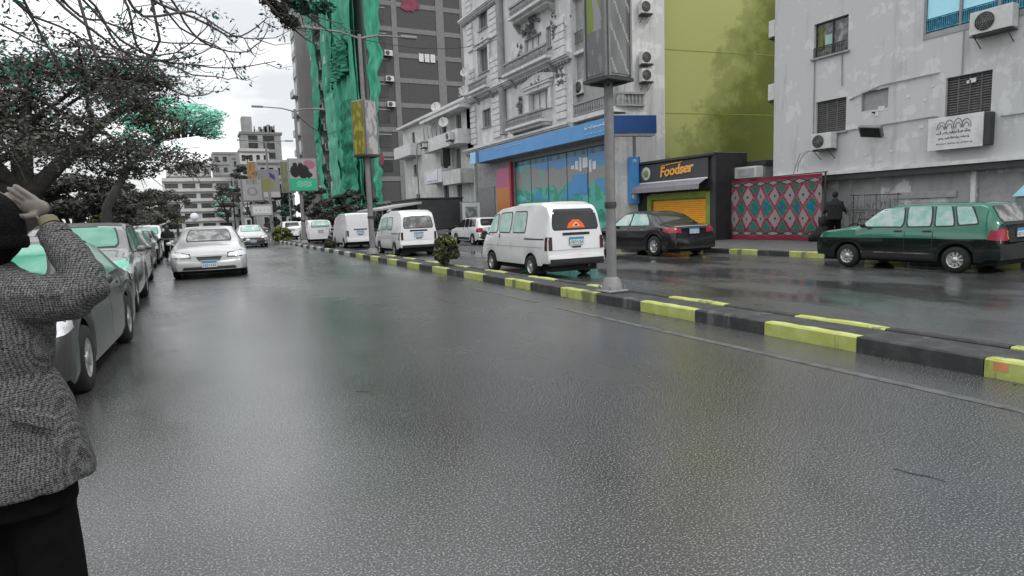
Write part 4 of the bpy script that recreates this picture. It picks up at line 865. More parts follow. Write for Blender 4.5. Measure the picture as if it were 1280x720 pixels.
# vertical blue sign on the side wall
vs_=thing('vertical_sign','narrow vertical blue sign with a round white logo on the side wall of the bank','sign',fsd.p(.9,.1,1.9)); fsd.mb().box(.66,1.10,.05,.30,1.80,4.0,.02).build('panel','fascia_blue',vs_); fsd.mb().box(1.102,1.16,.05,.30,1.80,4.0).build('edge','fascia_deep',vs_)
m=fsd.mb(); m.lathe([(.17,.30),(.17,.312),(.001,.312)],18,'Y',(.88,0,2.15)); m.build('logo','sign_pale_blue',vs_); m=fsd.mb(); m.tube([(.78,.325,2.08),(.86,.325,2.25),(.98,.325,2.2)],.022,5); m.build('logo_mark','sign_white',vs_); m=fsd.mb(); m.lathe([(.10,.30),(.10,.312),(.001,.312)],14,'Y',(.88,0,3.8)); m.build('emblem','sign_pale_blue',vs_)
MB().box(18.7,18.85,23.9,23.95,4.0,5.0).build('sign_bracket','metal_grey',vs_)
# ---- cream building beyond
CB=thing('cream_building','old cream three-storey apartment building with balconies and laundry clutter','building',(21,50,0)); fcb=Fr((18.0,56.8,0),UY,XN)
ch=[(2.6,3.4,8.0,9.0),(2.6,3.5,5.3,6.2),(3.0,4.0,2.2,3.6),(9.8,10.9,5.2,6.5),(12.6,13.6,5.0,6.5),(9.8,10.9,2.4,4.0),(12.6,13.6,2.3,4.0),(10,11,7.6,8.8),(13,14,7.6,8.9)]
holed(fcb,0,16.0,.1,9.55,ch,.25,.3).build('wall','plaster_cream',CB)
for h in ch: window(fcb,CB,*h,glass='window_glass' if h[0]<12 else 'shutter_wood',frame='stone_grey')
MB().box(18.3,26,40.9,56.7,.1,9.45).build('inner_wall','stone_grey',CB)
m=MB(); m.add([(18,40.785,.1),(26,40.785,.1),(26,40.785,9.55),(18,40.785,9.55)],[(0,1,2,3)]); m.build('end_wall','plaster_cream',CB)
m=fcb.mb(); m.box(-.2,16.1,-.3,.5,9.56,9.75); m.box(7.5,16.1,-.3,.95,9.0,9.2); m.build('cornice','stone_pale',CB)
for a,b,z_ in ((8.2,15.6,6.75),(8.2,12.2,4.3),(12.3,15.8,4.0),(.2,5.0,7.0),(8.4,12,1.9)):
    m=fcb.mb(); m.box(a,b,.003,1.0,z_-.14,z_); m.box(a,b,.92,1.0,z_+.002,z_+.85); m.box(a,a+.07,.003,.915,z_+.002,z_+.85); m.box(b-.07,b,.003,.915,z_+.002,z_+.85); m.build('balcony','stone_pale' if z_>4.2 else 'plaster_cream',CB)
m=fcb.mb()
for k in range(7): x=9+k*.33; m.box(x,x+.26,1.02,1.05,4.35,4.35+random.uniform(.5,.9))
tag(m.build('laundry','sign_white',CB),kind='stuff')
m=fcb.mb(); m.tube([(12.0,.5,9.0),(11.9,.6,6.8),(12.2,.5,4.0)],.10,8); m.box(11.8,12.3,.3,.9,5.3,6.7,.05); m.build('downpipe','metal_dark',CB)
m=fcb.mb()
for k in range(5): m.tube([(8.5+k*.9,.9,7.6),(8.9+k*.9,1.1,8.4),(8.6+k*.95,.8,9.0)],.03,5)
tag(m.build('balcony_tangle','metal_grey',CB),kind='stuff')
ac_unit('air conditioner on the upper balcony of the cream building',fcb,8.6,7.0,.95); ac_unit('air conditioner under the cornice of the cream building near the blue fascia',fcb,14.2,6.9,.95)
dish('satellite dish on the roof of the cream building',(18.2,48.4,9.95),(-.8,-1,.5),.42); dish('satellite dish on the right balcony of the cream building',(16.9,43.5,8.0),(-.8,-1,.5),.40)
# ---- dark tower with visible frame, side wall at Y=71
DT=thing('dark_tower','tall dark brick tower with exposed grey concrete frame','building',(28,80,0)); fd=Fr((18.9,71,0),(1,0,0),(0,-1,0))
H0=38; fz=2.77; base=.5
MB().box(18.9,36,71.05,95,.1,H0).build('core','dark_brick',DT)
for k in range(14):
    z_=.3+k*fz; fd.mb().box(0,17,-.1,.08,z_,z_+.52).build('floor_beam','frame_concrete',DT)
for x in (0.0,3.0,8.3,11.3,15.6):
    fd.mb().box(x,x+ (.95 if x==8.3 else .6),-.1,.11,.1,H0).build('column','frame_concrete',DT)
for k in range(14):
    z_=.3+k*fz+.52
    for a,b in ((.6,3.0),(3.6,8.3),(9.25,11.3),(11.9,15.6)): 
        fd.mb().box(a+.003,b-.003,-.05,.03 ,z_+.003,z_+fz-.523).build('brick_panel','dark_brick',DT)
    if k<13 and k>1:
        for a,b in ((.9,2.2),):
            m=fd.mb(); m.box(a,b,.031,.06,z_+.5,z_+1.9); wo=m.build('window','window_glass',DT); fd.mb().box(a-.08,b+.08,.061,.10,z_+1.9,z_+2.0).build('lintel','stone_grey',wo)
    if k in (7,6,5): m=fd.mb(); m.box(12.6,15.5,.031,.08,z_+.1,z_+2.1); m.build('open_bay','black_void',DT); rail(fd,DT,12.6,15.5,z_+.1,z_+.9,.12,step=.2)
for x,z_,w2 in ((5.2,25.6,1.3),(12.4,25.2,1.1),(.9,8.3,.35)):
    m=fd.mb(); pts=[(x+w2*math.cos(a*PI/12)*(.8+.5*NZ.noise(Vector((a*.7,x,0)))),.115,z_+(.8+.7*NZ.noise(Vector((a*.6,x,5))))*math.sin(a*PI/12)) for a in range(24)]; m.prism(pts,(0,.01,0)); m.build('red_stain','pink_poster',DT)
m=fd.mb(); 
for k in range(3): m.box(6.0+k*.7,6.55+k*.7,.05,.16,19.4,20.3)
tag(m.build('window_grille','stone_pale',DT),kind='stuff')
for k,z_ in enumerate((16.9,19.7,14.1)): ac_unit('air conditioner on the left windows of the dark tower, '+('middle','upper','lower')[k]+' of three',fd,1.9,z_,.06,.9,.6)
# netted street face and folds of green netting
NB=thing('netted_facade','tall building face wrapped in torn teal green construction netting','building',(18.5,84,0)); fn=Fr((18.85,100,0),UY,XN)
MB().box(18.8,19.6,71.2,100,.1,37).build('wall','column_concrete',NB)
for k in range(12):
    z_=3.2+k*fz
    for a,b in ((1,8),(10,15)):
        m=fn.mb(); m.box(a,b,.05,1.1,z_,z_+.15); m.box(a,b,1.02,1.1,z_+.152,z_+1.0); bo_=m.build('balcony','far_wall_pale',NB)
        m=fn.mb(); m.box(a+1,b-1,.05,.08,z_+.3,z_+2.2); m.build('balcony_door','window_glass',bo_)
def net(u0_,u1_,z0_,z1_,w_,mt,nu=26,nv=40,amp=.5,taper=None,name='net_sheet',sd_=0,fr_=None):
    fr_=fr_ or fn; rd=random.Random(sd_); vs=[];fs=[]; 
    for j in range(nv+1):
        t=j/nv; ea=.5*NZ.noise(Vector((sd_,t*9,1)))+.12*NZ.noise(Vector((sd_,t*40,1))); eb=.5*NZ.noise(Vector((sd_,t*9,5)))+.12*NZ.noise(Vector((sd_,t*40,5))); ta,tb=(taper(t) if taper else (0,0))
        for i in range(nu+1):
            s=i/nu; U_=u0_+ta+ea+(u1_+tb+eb-u0_-ta-ea)*s; q=w_+amp*(.5*math.sin(s*nu*.9+math.sin(t*6+sd_)*2)+.5*NZ.noise(Vector((s*5+sd_,t*14,sd_)))*1.6)
            vs.append((U_,q,z0_+(z1_-z0_)*t))
    for j in range(nv):
        for i in range(nu): k=j*(nu+1)+i; fs.append((k,k+1,k+nu+2,k+nu+1))
    m=fr_.mb(); m.add(vs,fs,True); o=m.build(name,mt,NB); sm=o.modifiers.new('s','SOLIDIFY'); sm.thickness=.03; return o
net(17,28.9,1.2,37,1.5,'net_green',taper=lambda t:(2.5*math.sin(t*5)*.4-5.0*t,0),sd_=1,amp=.42,nu=40,nv=70)
net(11.5,29,1.2,37,1.15,'net_green',taper=lambda t:(-2.5*t+math.sin(t*7)*.5,0),sd_=12,amp=.25,nu=50,nv=70)
net(13.5,19.5,1.2,17.5,1.7,'net_pale',taper=lambda t:(0,-.8*t),sd_=2,amp=.3)
net(4.5,7.5,13,37,1.6,'net_green',taper=lambda t:(-1.0*t,0.3),sd_=3,nu=8)
net(15,19,18,37,1.55,'net_dark',sd_=9,nu=10)
net(6,9.5,2,17,1.6,'net_green',taper=lambda t:(-2.0*t,-2*t),sd_=4,nu=8)
net(24.5,28.6,3,15,2.1,'net_dark',sd_=5,amp=.7); net(21,28,18,22,2.1,'net_dark',sd_=6,amp=.6)
net(-.1,.6,13,30,.35,'net_green',taper=lambda t:(0,3.6*t*(1-t)),nu=10,sd_=7,fr_=fd,amp=.3)
net(-.1,.7,3,13,.3,'net_green',nu=8,sd_=8,fr_=fd,amp=.25)
# tower beyond: plain concrete flank
T2=thing('concrete_tower','tall plain concrete tower with stained flank left of the green netting','building',(20,112,0)); ft=Fr((16.4,103,0),(1,0,0),(0,-1,0))
MB().box(16.4,30,103,107,.1,42).build('wall','column_concrete',T2)
f4=Fr((16.4,125,0),UY,XN)
for k in range(12):
    z_=3+k*3.0; dp=.75 if k<7 else .12; m=f4.mb(); m.box(18.3,21.5,.003,dp,z_,z_+.18); m.box(18.3,21.5,dp-.08,dp,z_+.182,z_+1.0); b_=m.build('balcony','far_wall_pale',T2); m=f4.mb(); m.box(18.6,21.2,.01,.05,z_+.4,z_+2.3); m.build('window','window_glass',b_)
    ft.mb().box(.003,3.4,.003,.02,z_,z_+.06).build('flank_joint','stone_grey',T2)
# far stepped tower and far slab block
def far_block(name,label,x0,x1,y,z1,floors,cols,wall,depth=12,z0=.1,gl='window_glass',steps=None,bandy=False):
    t=thing(name,label,'building',((x0+x1)/2,y+depth/2,0)); MB().box(x0,x1,y+.3,y+depth,z0,z1-.05).build('core','far_wall',t); fr=Fr((x0,y,0),(1,0,0),(0,-1,0)); hs=[]; fh=(z1-z0-1)/floors; cw=(x1-x0)/cols
    for k in range(floors):
        for c in range(cols): hs.append((c*cw+cw*(.12 if bandy else .25),(c+1)*cw-cw*(.12 if bandy else .25),z0+k*fh+fh*.38,z0+k*fh+fh*.85))
    holed(fr,0,x1-x0,z0,z1,hs,.25,.3).build('wall',wall,t)
    for h in hs: m=fr.mb(); m.add([(h[0],-.2,h[2]),(h[1],-.2,h[2]),(h[1],-.2,h[3]),(h[0],-.2,h[3])],[(0,1,2,3)]); m.build('window',gl,t)
    for k in range(floors+1):
        m=fr.mb(); m.box(-.1,x1-x0+.1,.003,.45 if bandy else .15,z0+k*fh+fh*.05,z0+k*fh+fh*.16); m.build('floor_band','far_wall_pale' if bandy else 'frame_concrete',t)
    return t,fr
t,fr=far_block('slab_block','wide white block with long balcony bands closing the end of the street',-5.5,9.5,172,13.2,5,4,'far_wall_pale',bandy=True)
t,fr=far_block('stepped_tower','grey stepped tower with rooftop plant at the end of the street',13.0,23.5,172,17,5,4,'far_wall')
m=fr.mb(); m.box(-2.5,10.5,.1,.6,14.6,15.6); m.build('roof_terrace_green','leaf_olive',t); m=fr.mb(); m.box(1.2,4.4,.1,.3,12.0,13.6); m.build('red_poster','pink_poster',t); 
fr.mb().box(-.2,9.2,-8,-.5,17.01,24.0).build('upper_storeys','far_wall',t)
for a,b in ((1.4,3.6),(4.9,7.6)):
    for z_ in (18,20.4,22.2): fr.mb().box(a,b,-.49,-.44,z_,z_+1.5).build('window','window_glass',t)
fr.mb().box(-.5,9.6,-8,-.3,24.01,24.6).build('roof_slab','frame_concrete',t); fr.mb().box(.3,2.6,-5,-1,24.61,28.4).build('lift_house','far_wall',t)
m=fr.mb()
for k in range(16): x=3+random.random()*5; m.box(x,x+random.uniform(.2,.8),-3,-2.4,24.61,24.61+random.uniform(.5,2.2))
tag(m.build('rooftop_plant','metal_grey',t),kind='stuff')
t,fr=far_block('rear_slab_block','pale taller block showing above the white block at the end of the street',-6,7,230,21.5,6,5,'far_wall_pale')
t,fr=far_block('rear_grey_block','grey mid-rise between the white end block and the stepped tower',7.3,16.5,215,24,7,4,'far_wall')
t,fr=far_block('side_block','narrow grey block half hidden behind the trees left of the stepped tower',9.8,12.9,165,18,6,2,'far_wall')
t,fr=far_block('street_block_tall','taller grey block rising behind the low shopfront block',10.5,16.5,150,18,6,4,'far_wall_pale')
t,fr=far_block('street_block','low grey shopfront block with signs behind the billboards',12.0,18.2,128,13.5,4,4,'far_wall_pale')
# ------------------------------------------------------------------ median posts, advertising boxes, billboards
def lamp_post(label,x,y,h,arms,boxspec=None,base=True,rad=.085):
    t=thing('lamp_post',label,'lamp post',(x,y,.14),0,'lamp posts on the median'); m=MB(); m.tube([(x,y,.14),(x,y,2.6),(x,y,h)],[rad,rad*.95,rad*.6],14); m.build('pole','pole_grey',t)
    m=MB(); m.box(x-.2,x+.2,y-.2,y+.2,.137,.19,.02); m.lathe([(rad*2.2,.19),(rad*1.6,.36),(rad*1.15,.40)],12,'Z',(x,y,0))
    for k in range(4): m.tube([(x+.15*(1 if k%2 else -1),y+.15*(1 if k<2 else -1),.18),(x+.15*(1 if k%2 else -1),y+.15*(1 if k<2 else -1),.25)],.02,6)
    m.build('base','pole_grey',t); m=MB(); m.lathe([(rad*1.15,1.55),(rad*1.2,1.6),(rad*1.15,1.65)],12,'Z',(x,y,0)); m.build('collar','metal_dark',t)
    for d,L_ in arms:
        m=MB(); m.tube([(x,y,h-.15),(x+d*L_*.4,y,h+.02),(x+d*L_,y,h+.06)],[.045,.035,.03],8); a=m.build('arm','pole_grey',t); m=MB(); m.box(x+d*L_-.1,x+d*L_+d*.55 if d>0 else x+d*L_+.1,y-.09,y+.09,h+.01,h+.12,.02) if d>0 else m.box(x+d*L_-.55,x+d*L_+.1,y-.09,y+.09,h+.01,h+.12,.02); m.build('lamp_head','metal_grey',a)
    return t
def panelface(kind):
    def f_(u_,v_):
        n=NZ.noise(Vector((u_*2,v_*4,kind))); n2=NZ.noise(Vector((u_*4,v_*7,kind+4)))
        if kind==1: 
            if u_<.08 or u_>.94 : return (.10,.10,.10)
            if v_<.30: return (.13,.13,.13) if n2<.15 else (.20,.20,.2)
            if u_<.36+n*.15: return (.17,.23,.015)
            if u_<.62+n*.35: return (.26,.26,.27)
            return (.17,.21,.03) if n2>.0 else (.13,.13,.13)
        if kind==2:
            g=.15+.05*n
            if abs((u_*.8+v_*2.2)%.5-.25)<.035 and v_<.62: return (.30,.30,.30)
            return (g*.6,g*.6,g*.6) if u_>.82 else (g,g,g)
        if kind==3: return (.20,.18,.02) if n2>-.1 else (.34,.32,.06)
        if kind==4: return (.40,.38,.38) if n2>-.15 else (.22,.21,.21)
    return f_
def adbox(label,x,y,z0,z1,s,rot,kinds):
    """four-sided advertising box on the post"""
    t=thing('advertising_box',label,'advertising box',(x,y,z0),0,'advertising boxes on the median posts'); T=Matrix.Translation((x,y,0))@Matrix.Rotation(rot,4,'Z')
    m=MB(); m.T=T; m.box(-s,s,-s,s,z0,z1,.02); m.build('casing','metal_grey',t)
    m=MB(); m.T=T; m.box(-s-.03,s+.03,-s-.03,s+.03,z0-.05,z0-.001); 
    m.build('base_frame','metal_dark',t)
    m=MB(); m.T=T
    for a,b in ((-.8,-.8),(.8,-.8),(.8,.8),(-.8,.8)): m.tube([(a*s,b*s,z0-.05),(0,0,z0-.10)],.03,5)
    m.build('strut','metal_dark',t)
    for k in range(4):
        A=T@Matrix.Rotation(k*PI/2,4,'Z'); fr=Fr((0,0,0),(1,0,0),(0,-1,0)); fr.T=A@Matrix(((1,0,0,0),(0,-1,0,0),(0,0,1,0),(0,0,0,1)))
        painted(fr,t,'poster_face',-s+.04,s-.04,z0+.05,z1-.05,24,50,panelface(kinds[k]),w=s+.012,mt='gloss_print',thick=.01)
        m=MB(); m.T=A
        for c in (-s,s-.04): m.box(c,c+.04,-s-.03,-s-.005,z0+.002,z1-.002)
        m.build('corner_strip','metal_grey',t)
    return t
lamp_post('nearest thick grey post on the median beside the nearest van',6.24,8.6,6.2,[(-1,1.6),(1,1.6)])
adbox('large advertising box high on the nearest median post',6.24,8.6,3.62,6.0,.26,R(9),[2,2,1,1])
lamp_post('second post on the median with two lamp arms in front of the green netting',6.22,24.3,8.45,[(-1,1.7),(1,1.7)],rad=.11)
adbox('advertising box with a yellow side on the second median post',6.22,24.3,3.95,6.0,.33,R(31),[4,4,3,3])
lamp_post('third post on the median carrying the billboard with black figures and a green band',6.2,40.9,8.4,[(-1,1.9),(1,1.2)],rad=.12)
lamp_post('fourth post on the median, thin and far away',6.2,58,8.5,[(-1,1.7),(1,1.7)],rad=.12)
def bill(label,x,y,z0,z1,w_,colf,nu=36,nv=36,post=None,cat='billboard'):
    t=thing('billboard',label,cat,(x,y,.14)); fr=Fr((x-w_/2,y,0),(1,0,0),(0,-1,0)); fr.mb().box(-.05,w_+.05,-.25,-.03,z0-.05,z1+.05,.01).build('frame','metal_grey',t)
    painted(fr,t,'poster_face',0,w_,z0,z1,nu,nv,colf,w=0,mt='print',thick=.02)
    if post is not None: MB().tube([(x+post,y+.15,.1),(x+post,y+.15,z0)],.07,8).build('post','pole_grey',t)
    return t
def b3(u_,v_):
    if v_<.40: return (.02,.36,.20) if not(.25<u_<.8 and .12<v_<.3 and (int(u_*60)+int(v_*40))%3==0) else (.35,.55,.45)
    for cx,cy,rx,ry in ((.22,.62,.18,.20),(.22,.80,.09,.10),(.52,.60,.22,.22),(.42,.80,.08,.10),(.7,.5,.16,.1)):
        if ((u_-cx)/rx)**2+((v_-cy)/ry)**2<1: return (.006,.006,.006)
    if ((u_-.76)/.22)**2+((v_-.83)/.15)**2<1: return (.30,.12,.17)
    return (.30,.30,.31)
bill('billboard with black figures, a pink patch and a green band on the third median post',6.35,40.55,3.45,5.35,1.6,b3)
def bA(u_,v_):
    if u_<.05 or u_>.95 or v_<.05: return (.15,.15,.15)
    d=math.hypot(u_-.5,(v_-.45)*1.2)
    if .15<d<.25: return (.22,.19,.20)
    if v_>.78 and .25<u_<.75 and int(u_*30)%2: return (.12,.12,.12)
    return (.30,.29,.30)
bill('small white billboard with a grey ring, left of the colourful ones',5.0,60,3.5,5.4,1.75,bA,post=.0)
def bB(u_,v_):
    if v_<.2: return (.36,.35,.36)
    if ((u_-.45)/.25)**2+((v_-.45)/.25)**2<1: return (.20,.20,.02)
    if .45<u_<.8 and abs(v_-.85+.5*(u_-.5))<.09: return (.04,.03,.12)
    return (.20,.19,.20)
bill('tall pale billboard with an olive figure near the end of the median',7.7,72,4.3,7.2,2.1,bB,post=.0)
def bC(u_,v_): return (.15,.17,.07) if NZ.noise(Vector((u_*6,v_*6,1)))>-.1 else (.12,.12,.1)
bill('yellow banner hanging right of the tall pale billboard',10.1,75,4.9,8.3,1.4,bC,post=0)
def bD(u_,v_): return (.26,.16,.03) if NZ.noise(Vector((u_*4,v_*8,2)))>-.2 else (.2,.05,.1)
bill('narrow orange banner beside the tall pale billboard',6.0,71,5.2,7.9,.7,bD,post=0)
def bE(u_,v_): return (.55,.56,.56) if .2<v_<.85 and .08<u_<.92 and not (int(u_*20)%4==0 and .4<v_<.6) else (.35,.35,.35)
bill('low white road sign on two legs near the end of the median',4.9,52,2.15,2.95,1.5,bE,post=.6,cat='road sign')
def fr_b(u_,v_): return (.5,.5,.5) if min(u_,1-u_,v_,1-v_)<.16 else ((.12,.14,.13) if NZ.noise(Vector((u_*5,v_*5,2)))>0 else (.25,.27,.26))
bill('small framed board standing by the cream building',14.9,34.5,.9,2.3,1.15,fr_b,post=.0,cat='board')
# round mirror / dial sign far left
t=thing('round_sign','small round white sign far up the street above the silver sedan','road sign',(.6,150,.1)); MB().tube([(.6,150,.0),(.6,150,3.6)],.08,8).build('post','metal_dark',t); m=MB(); m.lathe([(.001,-.031),(.85,-.03),(.85,.03),(.001,.031)],18,'Y',(.6,149.8,3.5)); m.build('disc','sign_white',t)
sl_=thing('lamp_post','thin street lamp with a curved head in front of the cream building','lamp post',(14.9,44,.14),0,'lamp posts on the median'); MB().tube([(14.9,44,.1),(14.9,44,6.3),(15.0,44,6.8),(15.4,44,6.95)],.05,8).build('pole','pole_grey',sl_); MB().box(15.3,15.8,43.9,44.1,6.9,7.02,.02).build('lamp_head','metal_grey',sl_)
del sl_['group']
# dark box truck
tk=thing('box_truck','dark covered truck box standing behind the second white van','truck',(13.3,38,0)); m=MB(); m.box(12.05,15.0,36,41.5,.75,2.62,.05); m.build('cargo_box','tarp_black',tk); MB().box(12.0,15.05,35.95,41.55,2.62,2.70).build('roof','metal_dark',tk)
MB().box(12.2,14.8,41.6,43.2,.5,2.2,.15).build('cab','metal_grey',tk)
for x in (12.3,14.7):
    for y in (37.2,42.4): m=MB(); m.lathe([(.2,-.12),(.42,-.12),(.45,0),(.42,.12),(.2,.12)],16,'X',(x,y,.45)); m.build('wheel','rubber',tk)
m=MB(); m.box(12.3,14.7,35.9,36.0,.55,.7); m.build('bumper','metal_grey',tk)
tn=thing('market_awning','pale sloping canvas awning beside the dark truck box','awning',(11,37,0)); m=MB(); m.add([(9.6,35,2.1),(12,35,2.45),(12,41,2.45),(9.6,41,2.1),(9.6,35,2.0),(12,35,2.33),(12,41,2.33),(9.6,41,2.0)],[(0,1,2,3),(7,6,5,4),(0,4,5,1),(1,5,6,2),(2,6,7,3),(3,7,4,0)]); m.build('canvas','tarp_pale',tn)
for x,y in ((9.7,35.2),(11.9,35.2),(9.7,40.8)): MB().tube([(x,y,0),(x,y,2.1)],.04,6).build('post','metal_grey',tn)
# metal rack with wire clutter behind the green car
RK=thing('metal_rack','tangled metal rack of hanging wire frames standing against the wall behind the green car','rack',(20.1,13,.14)); m=MB()
for y in (12.3,13.0,13.8): m.tube([(20.1,y,.14),(20.1,y,1.75)],.02,6)
for z_ in (.6,1.2,1.7): m.tube([(20.1,12.2,z_),(20.1,13.9,z_+.03)],.018,6)
m.build('frame','metal_dark',RK); m=MB()
for k in range(16): 
    y=12.25+k*.11; zc_=random.uniform(.8,1.5); rr_=random.uniform(.12,.34); m.tube([(20.0+random.uniform(-.1,.1),y+rr_*.6*math.cos(a*PI/7),zc_+rr_*math.sin(a*PI/7)) for a in range(15)],.011,4,False)
    m.tube([(19.95+random.uniform(-.1,.1),y+random.uniform(-.2,.2),random.uniform(.3,1.6)),(19.95,y+random.uniform(-.3,.3),random.uniform(.3,1.6))],.014,4)
    m.tube([(20.0,y,1.7),(20.0+random.uniform(-.1,.05),y+random.uniform(-.1,.1),random.uniform(.4,1))],.012,4)
tag(m.build('wire_frame','metal_grey',RK),kind='stuff')
bg_=thing('rubbish_bags','heap of black bags and crates on the pavement between carpet and rack','bags',(19.9,14.75,.14))
for k,(x,y,z_,r_) in enumerate(((19.8,14.7,.42,.30),(20.1,14.5,.38,.26),(19.7,14.95,.30,.2),(20.0,14.8,.80,.24),(19.9,13.9,.35,.24))):
    m=MB(); m.ball((x,y,z_),r_,r_*.9,r_,14,9); m.v[:]=[v+Vector((NZ.noise(v*5),NZ.noise(v*5+Vector((9,0,0))),NZ.noise(v*6)))*.07 for v in m.v]; m.build('bag','dark_cloth',bg_)
# bicycles leaning there too
def bicycle(label,x,y,rz):
    t=thing('bicycle',label,'bicycle',(x,y,.14),rz)
    for px_ in (-.5,.5):
        m=MB(); m.lathe([(.30,-.015),(.33,0),(.30,.015),(.29,0),(.30,-.015)],24,'Y',(px_,0,.33)); w=m.build('wheel','rubber',t,world=False); m=MB()
        for k in range(12): a=k*PI/6; m.tube([(px_,0,.33),(px_+.3*math.cos(a),0,.33+.3*math.sin(a))],.003,3,False)
        m.build('spokes','metal_grey',w,world=False)
    m=MB(); P_=[(-.5,0,.33),(-.05,0,.30),(.35,0,.80),(-.18,0,.78)]; 
    for a,b in ((0,1),(1,2),(2,3),(3,1),(3,0)): m.tube([P_[a],P_[b]],.017,6)
    m.tube([(.35,0,.80),(.5,0,.33)],.017,6); m.tube([(.35,0,.8),(.33,0,.98)],.014,6); m.tube([(.33,-.25,1.0),(.33,.25,1.0)],.013,6); m.build('frame','metal_dark',t,world=False); m=MB(); m.ball((-.2,0,.90),.13,.06,.035); m.build('saddle','black_plastic',t,world=False); return t
bicycle('dark bicycle leaning in front of the metal rack',19.75,13.0,R(88))
# turquoise bundle right of the hatchback roof
tb=MB(); tb.prism([(18.2,8.3,1.5),(18.2,7.2,1.5),(18.2,7.2,1.9),(18.2,7.9,1.95)],(1.2,0,0)); o=tb.build('canopy','cyan_glass'); 
ct=thing('market_cart','cart with a turquoise cover standing behind the green hatchback','cart',(18.8,7.7,.14)); o.parent=ct; o.location=-Vector((18.8,7.7,.14)); o.name='cover'; MB().box(18.25,19.35,7.25,8.25,.6,1.49,.03).build('body','metal_grey',ct)
for y in (7.4,8.1): MB().lathe([(.2,-.04),(.26,0),(.2,.04)],16,'X',(18.2,y,.40)).build('wheel','rubber',ct)
# ------------------------------------------------------------------ vegetation
def leafmesh(name,pts,size,mt,parent,elong=1.8,flat=.0):
    n=len(pts); d=rng.normal(size=(n,3)); 
    if flat: d[:,2]*=flat
    d/=np.linalg.norm(d,axis=1)[:,None]; e=np.cross(d,rng.normal(size=(n,3))); e/=np.linalg.norm(e,axis=1)[:,None]+1e-9
    s=(size*rng.uniform(.6,1.3,size=(n,1))); off=np.array(root_of(parent).location); c=pts-off
    a=c-d*s*elong*.5; b=c+e*s*.5; cc=c+d*s*elong*.5; dd=c-e*s*.5
    V=np.stack([a,b,cc,dd],1).reshape(-1,3)
    me=bpy.data.meshes.new(name); me.vertices.add(4*n); me.vertices.foreach_set('co',V.ravel()); me.loops.add(4*n); me.loops.foreach_set('vertex_index',np.arange(4*n)); me.polygons.add(n); me.polygons.foreach_set('loop_start',np.arange(n)*4); me.polygons.foreach_set('loop_total',np.full(n,4)); me.update(calc_edges=True); me.validate()
    me.materials.append(M[mt]); o=bpy.data.objects.new(name,me); COL.objects.link(o); o.parent=parent; return o
def clumps(centers,rads,n):
    k=rng.integers(0,len(centers),n); d=rng.normal(size=(n,3)); d/=np.linalg.norm(d,axis=1)[:,None]
    return centers[k]+d*(rng.random((n,1))**.45)*rads[k]
def tree(label,x,y,h,rx,ry,z0,nl,size=.16,trunk=.22,name='tree',mix=(('leaf_dark',.6),('leaf_mid',.4)),nc=40,lean=0,group=None,loose=False,twigs=1):
    t=thing(name,label,'tree',(x,y,.1),0,group); m=MB(); fork=z0*.75+.1; 
    m.tube([(x,y,0),(x+lean*.3,y,fork*.5),(x+lean*.6,y,fork)],[trunk*1.35,trunk,trunk*.9],12)
    cs=[]
    for k in range(nc):
        a=rng.uniform(0,2*PI); q=rng.random()**.5; zz=rng.random(); rr_=math.sqrt(max(.1,1-(zz*1.0-.25)**2))
        cs.append((x+lean+rx*q*rr_*math.cos(a),y+ry*q*rr_*math.sin(a),z0+(h-z0)*zz))
    cs=np.array(cs); nb=7
    for k in range(nb):
        c=cs[k]; p0=Vector((x+lean*.6,y,fork-.15)); p2=Vector(c); mid=(p0+p2)/2+Vector((rng.normal()*.3,rng.normal()*.3,.25)); m.tube([p0,mid,p2],[trunk*.62,trunk*.38,trunk*.14],8)
        for j in range(4):
            c2=Vector(cs[rng.integers(0,nc)]); 
            if (c2-p2).length<rx*1.1: m.tube([mid,(mid+c2)/2+Vector((0,0,.2)),c2],[trunk*.2,trunk*.12,trunk*.05],6)
    m.build('trunk','bark',t)
    m=MB()
    for k in range(int(nc*3*twigs)):
        c=Vector(cs[k%nc]); e=c+Vector((rng.normal()*.7,rng.normal()*.7,rng.normal()*.4)); m.tube([c,(c+e)/2+Vector((0,0,.1)),e],[.03,.02,.008],4,False)
    tag(m.build('branches','twig',t),kind='stuff')
    rads=np.array([[min(rx,(h-z0))*rng.uniform(.16,.34)]*3 for _ in cs])*np.array([1.25,1.25,.55 if not loose else .35])
    for mt,fr_ in mix:
        sel=rng.choice(nc,max(3,int(nc*min(1,fr_*1.6))),replace=False); o=leafmesh('crown',clumps(cs[sel],rads[sel],int(nl*fr_)),size,mt,t,flat=.5); o['kind']='stuff'
    return t
tree('large dark spreading tree with a thick forked trunk behind the parked cars',-4.9,27,7.7,6.0,4.2,3.55,46000,.075,.50,'spreading_tree',mix=(('leaf_dark',.48),('leaf_mid',.44),('leaf_dteal',.03),('leaf_olive',.02)),nc=92,lean=-.3,twigs=4)
tp=thing('feathery_tree','feathery tree with bright teal leaves at the right edge of the dark tree','tree',(-.2,33,.1))
tp.location=(-3.6,34,.1); m=MB(); m.tube([(-3.6,34,0),(-3.4,34,2.5),(-2.2,33.8,4.6),(-.4,33.5,5.9),(1.3,33.2,6.3)],[.25,.2,.15,.09,.04],8)
cl=[]
for k in range(46):
    a=rng.random(); cx,cy,cz=-2.3+3.9*a,33.3+rng.normal()*.5,6.15+rng.normal()*.38+.5*math.sin(a*3); cl.append((cx,cy,cz)); m.tube([(-1.2+2.0*a,33.4,5.4+.4*a),((-1.2+2*a+cx)/2,cy,(5.6+cz)/2),(cx+.5,cy,cz-.1)],[.05,.03,.012],5,False)
m.build('trunk','twig',tp); cl=np.array(cl); o=leafmesh('crown',clumps(cl,np.tile([.62,.5,.20],(46,1)),7500),.07,'leaf_teal',tp,flat=.3,elong=2.6); o['kind']='stuff'
GT='trees along the park on the left'
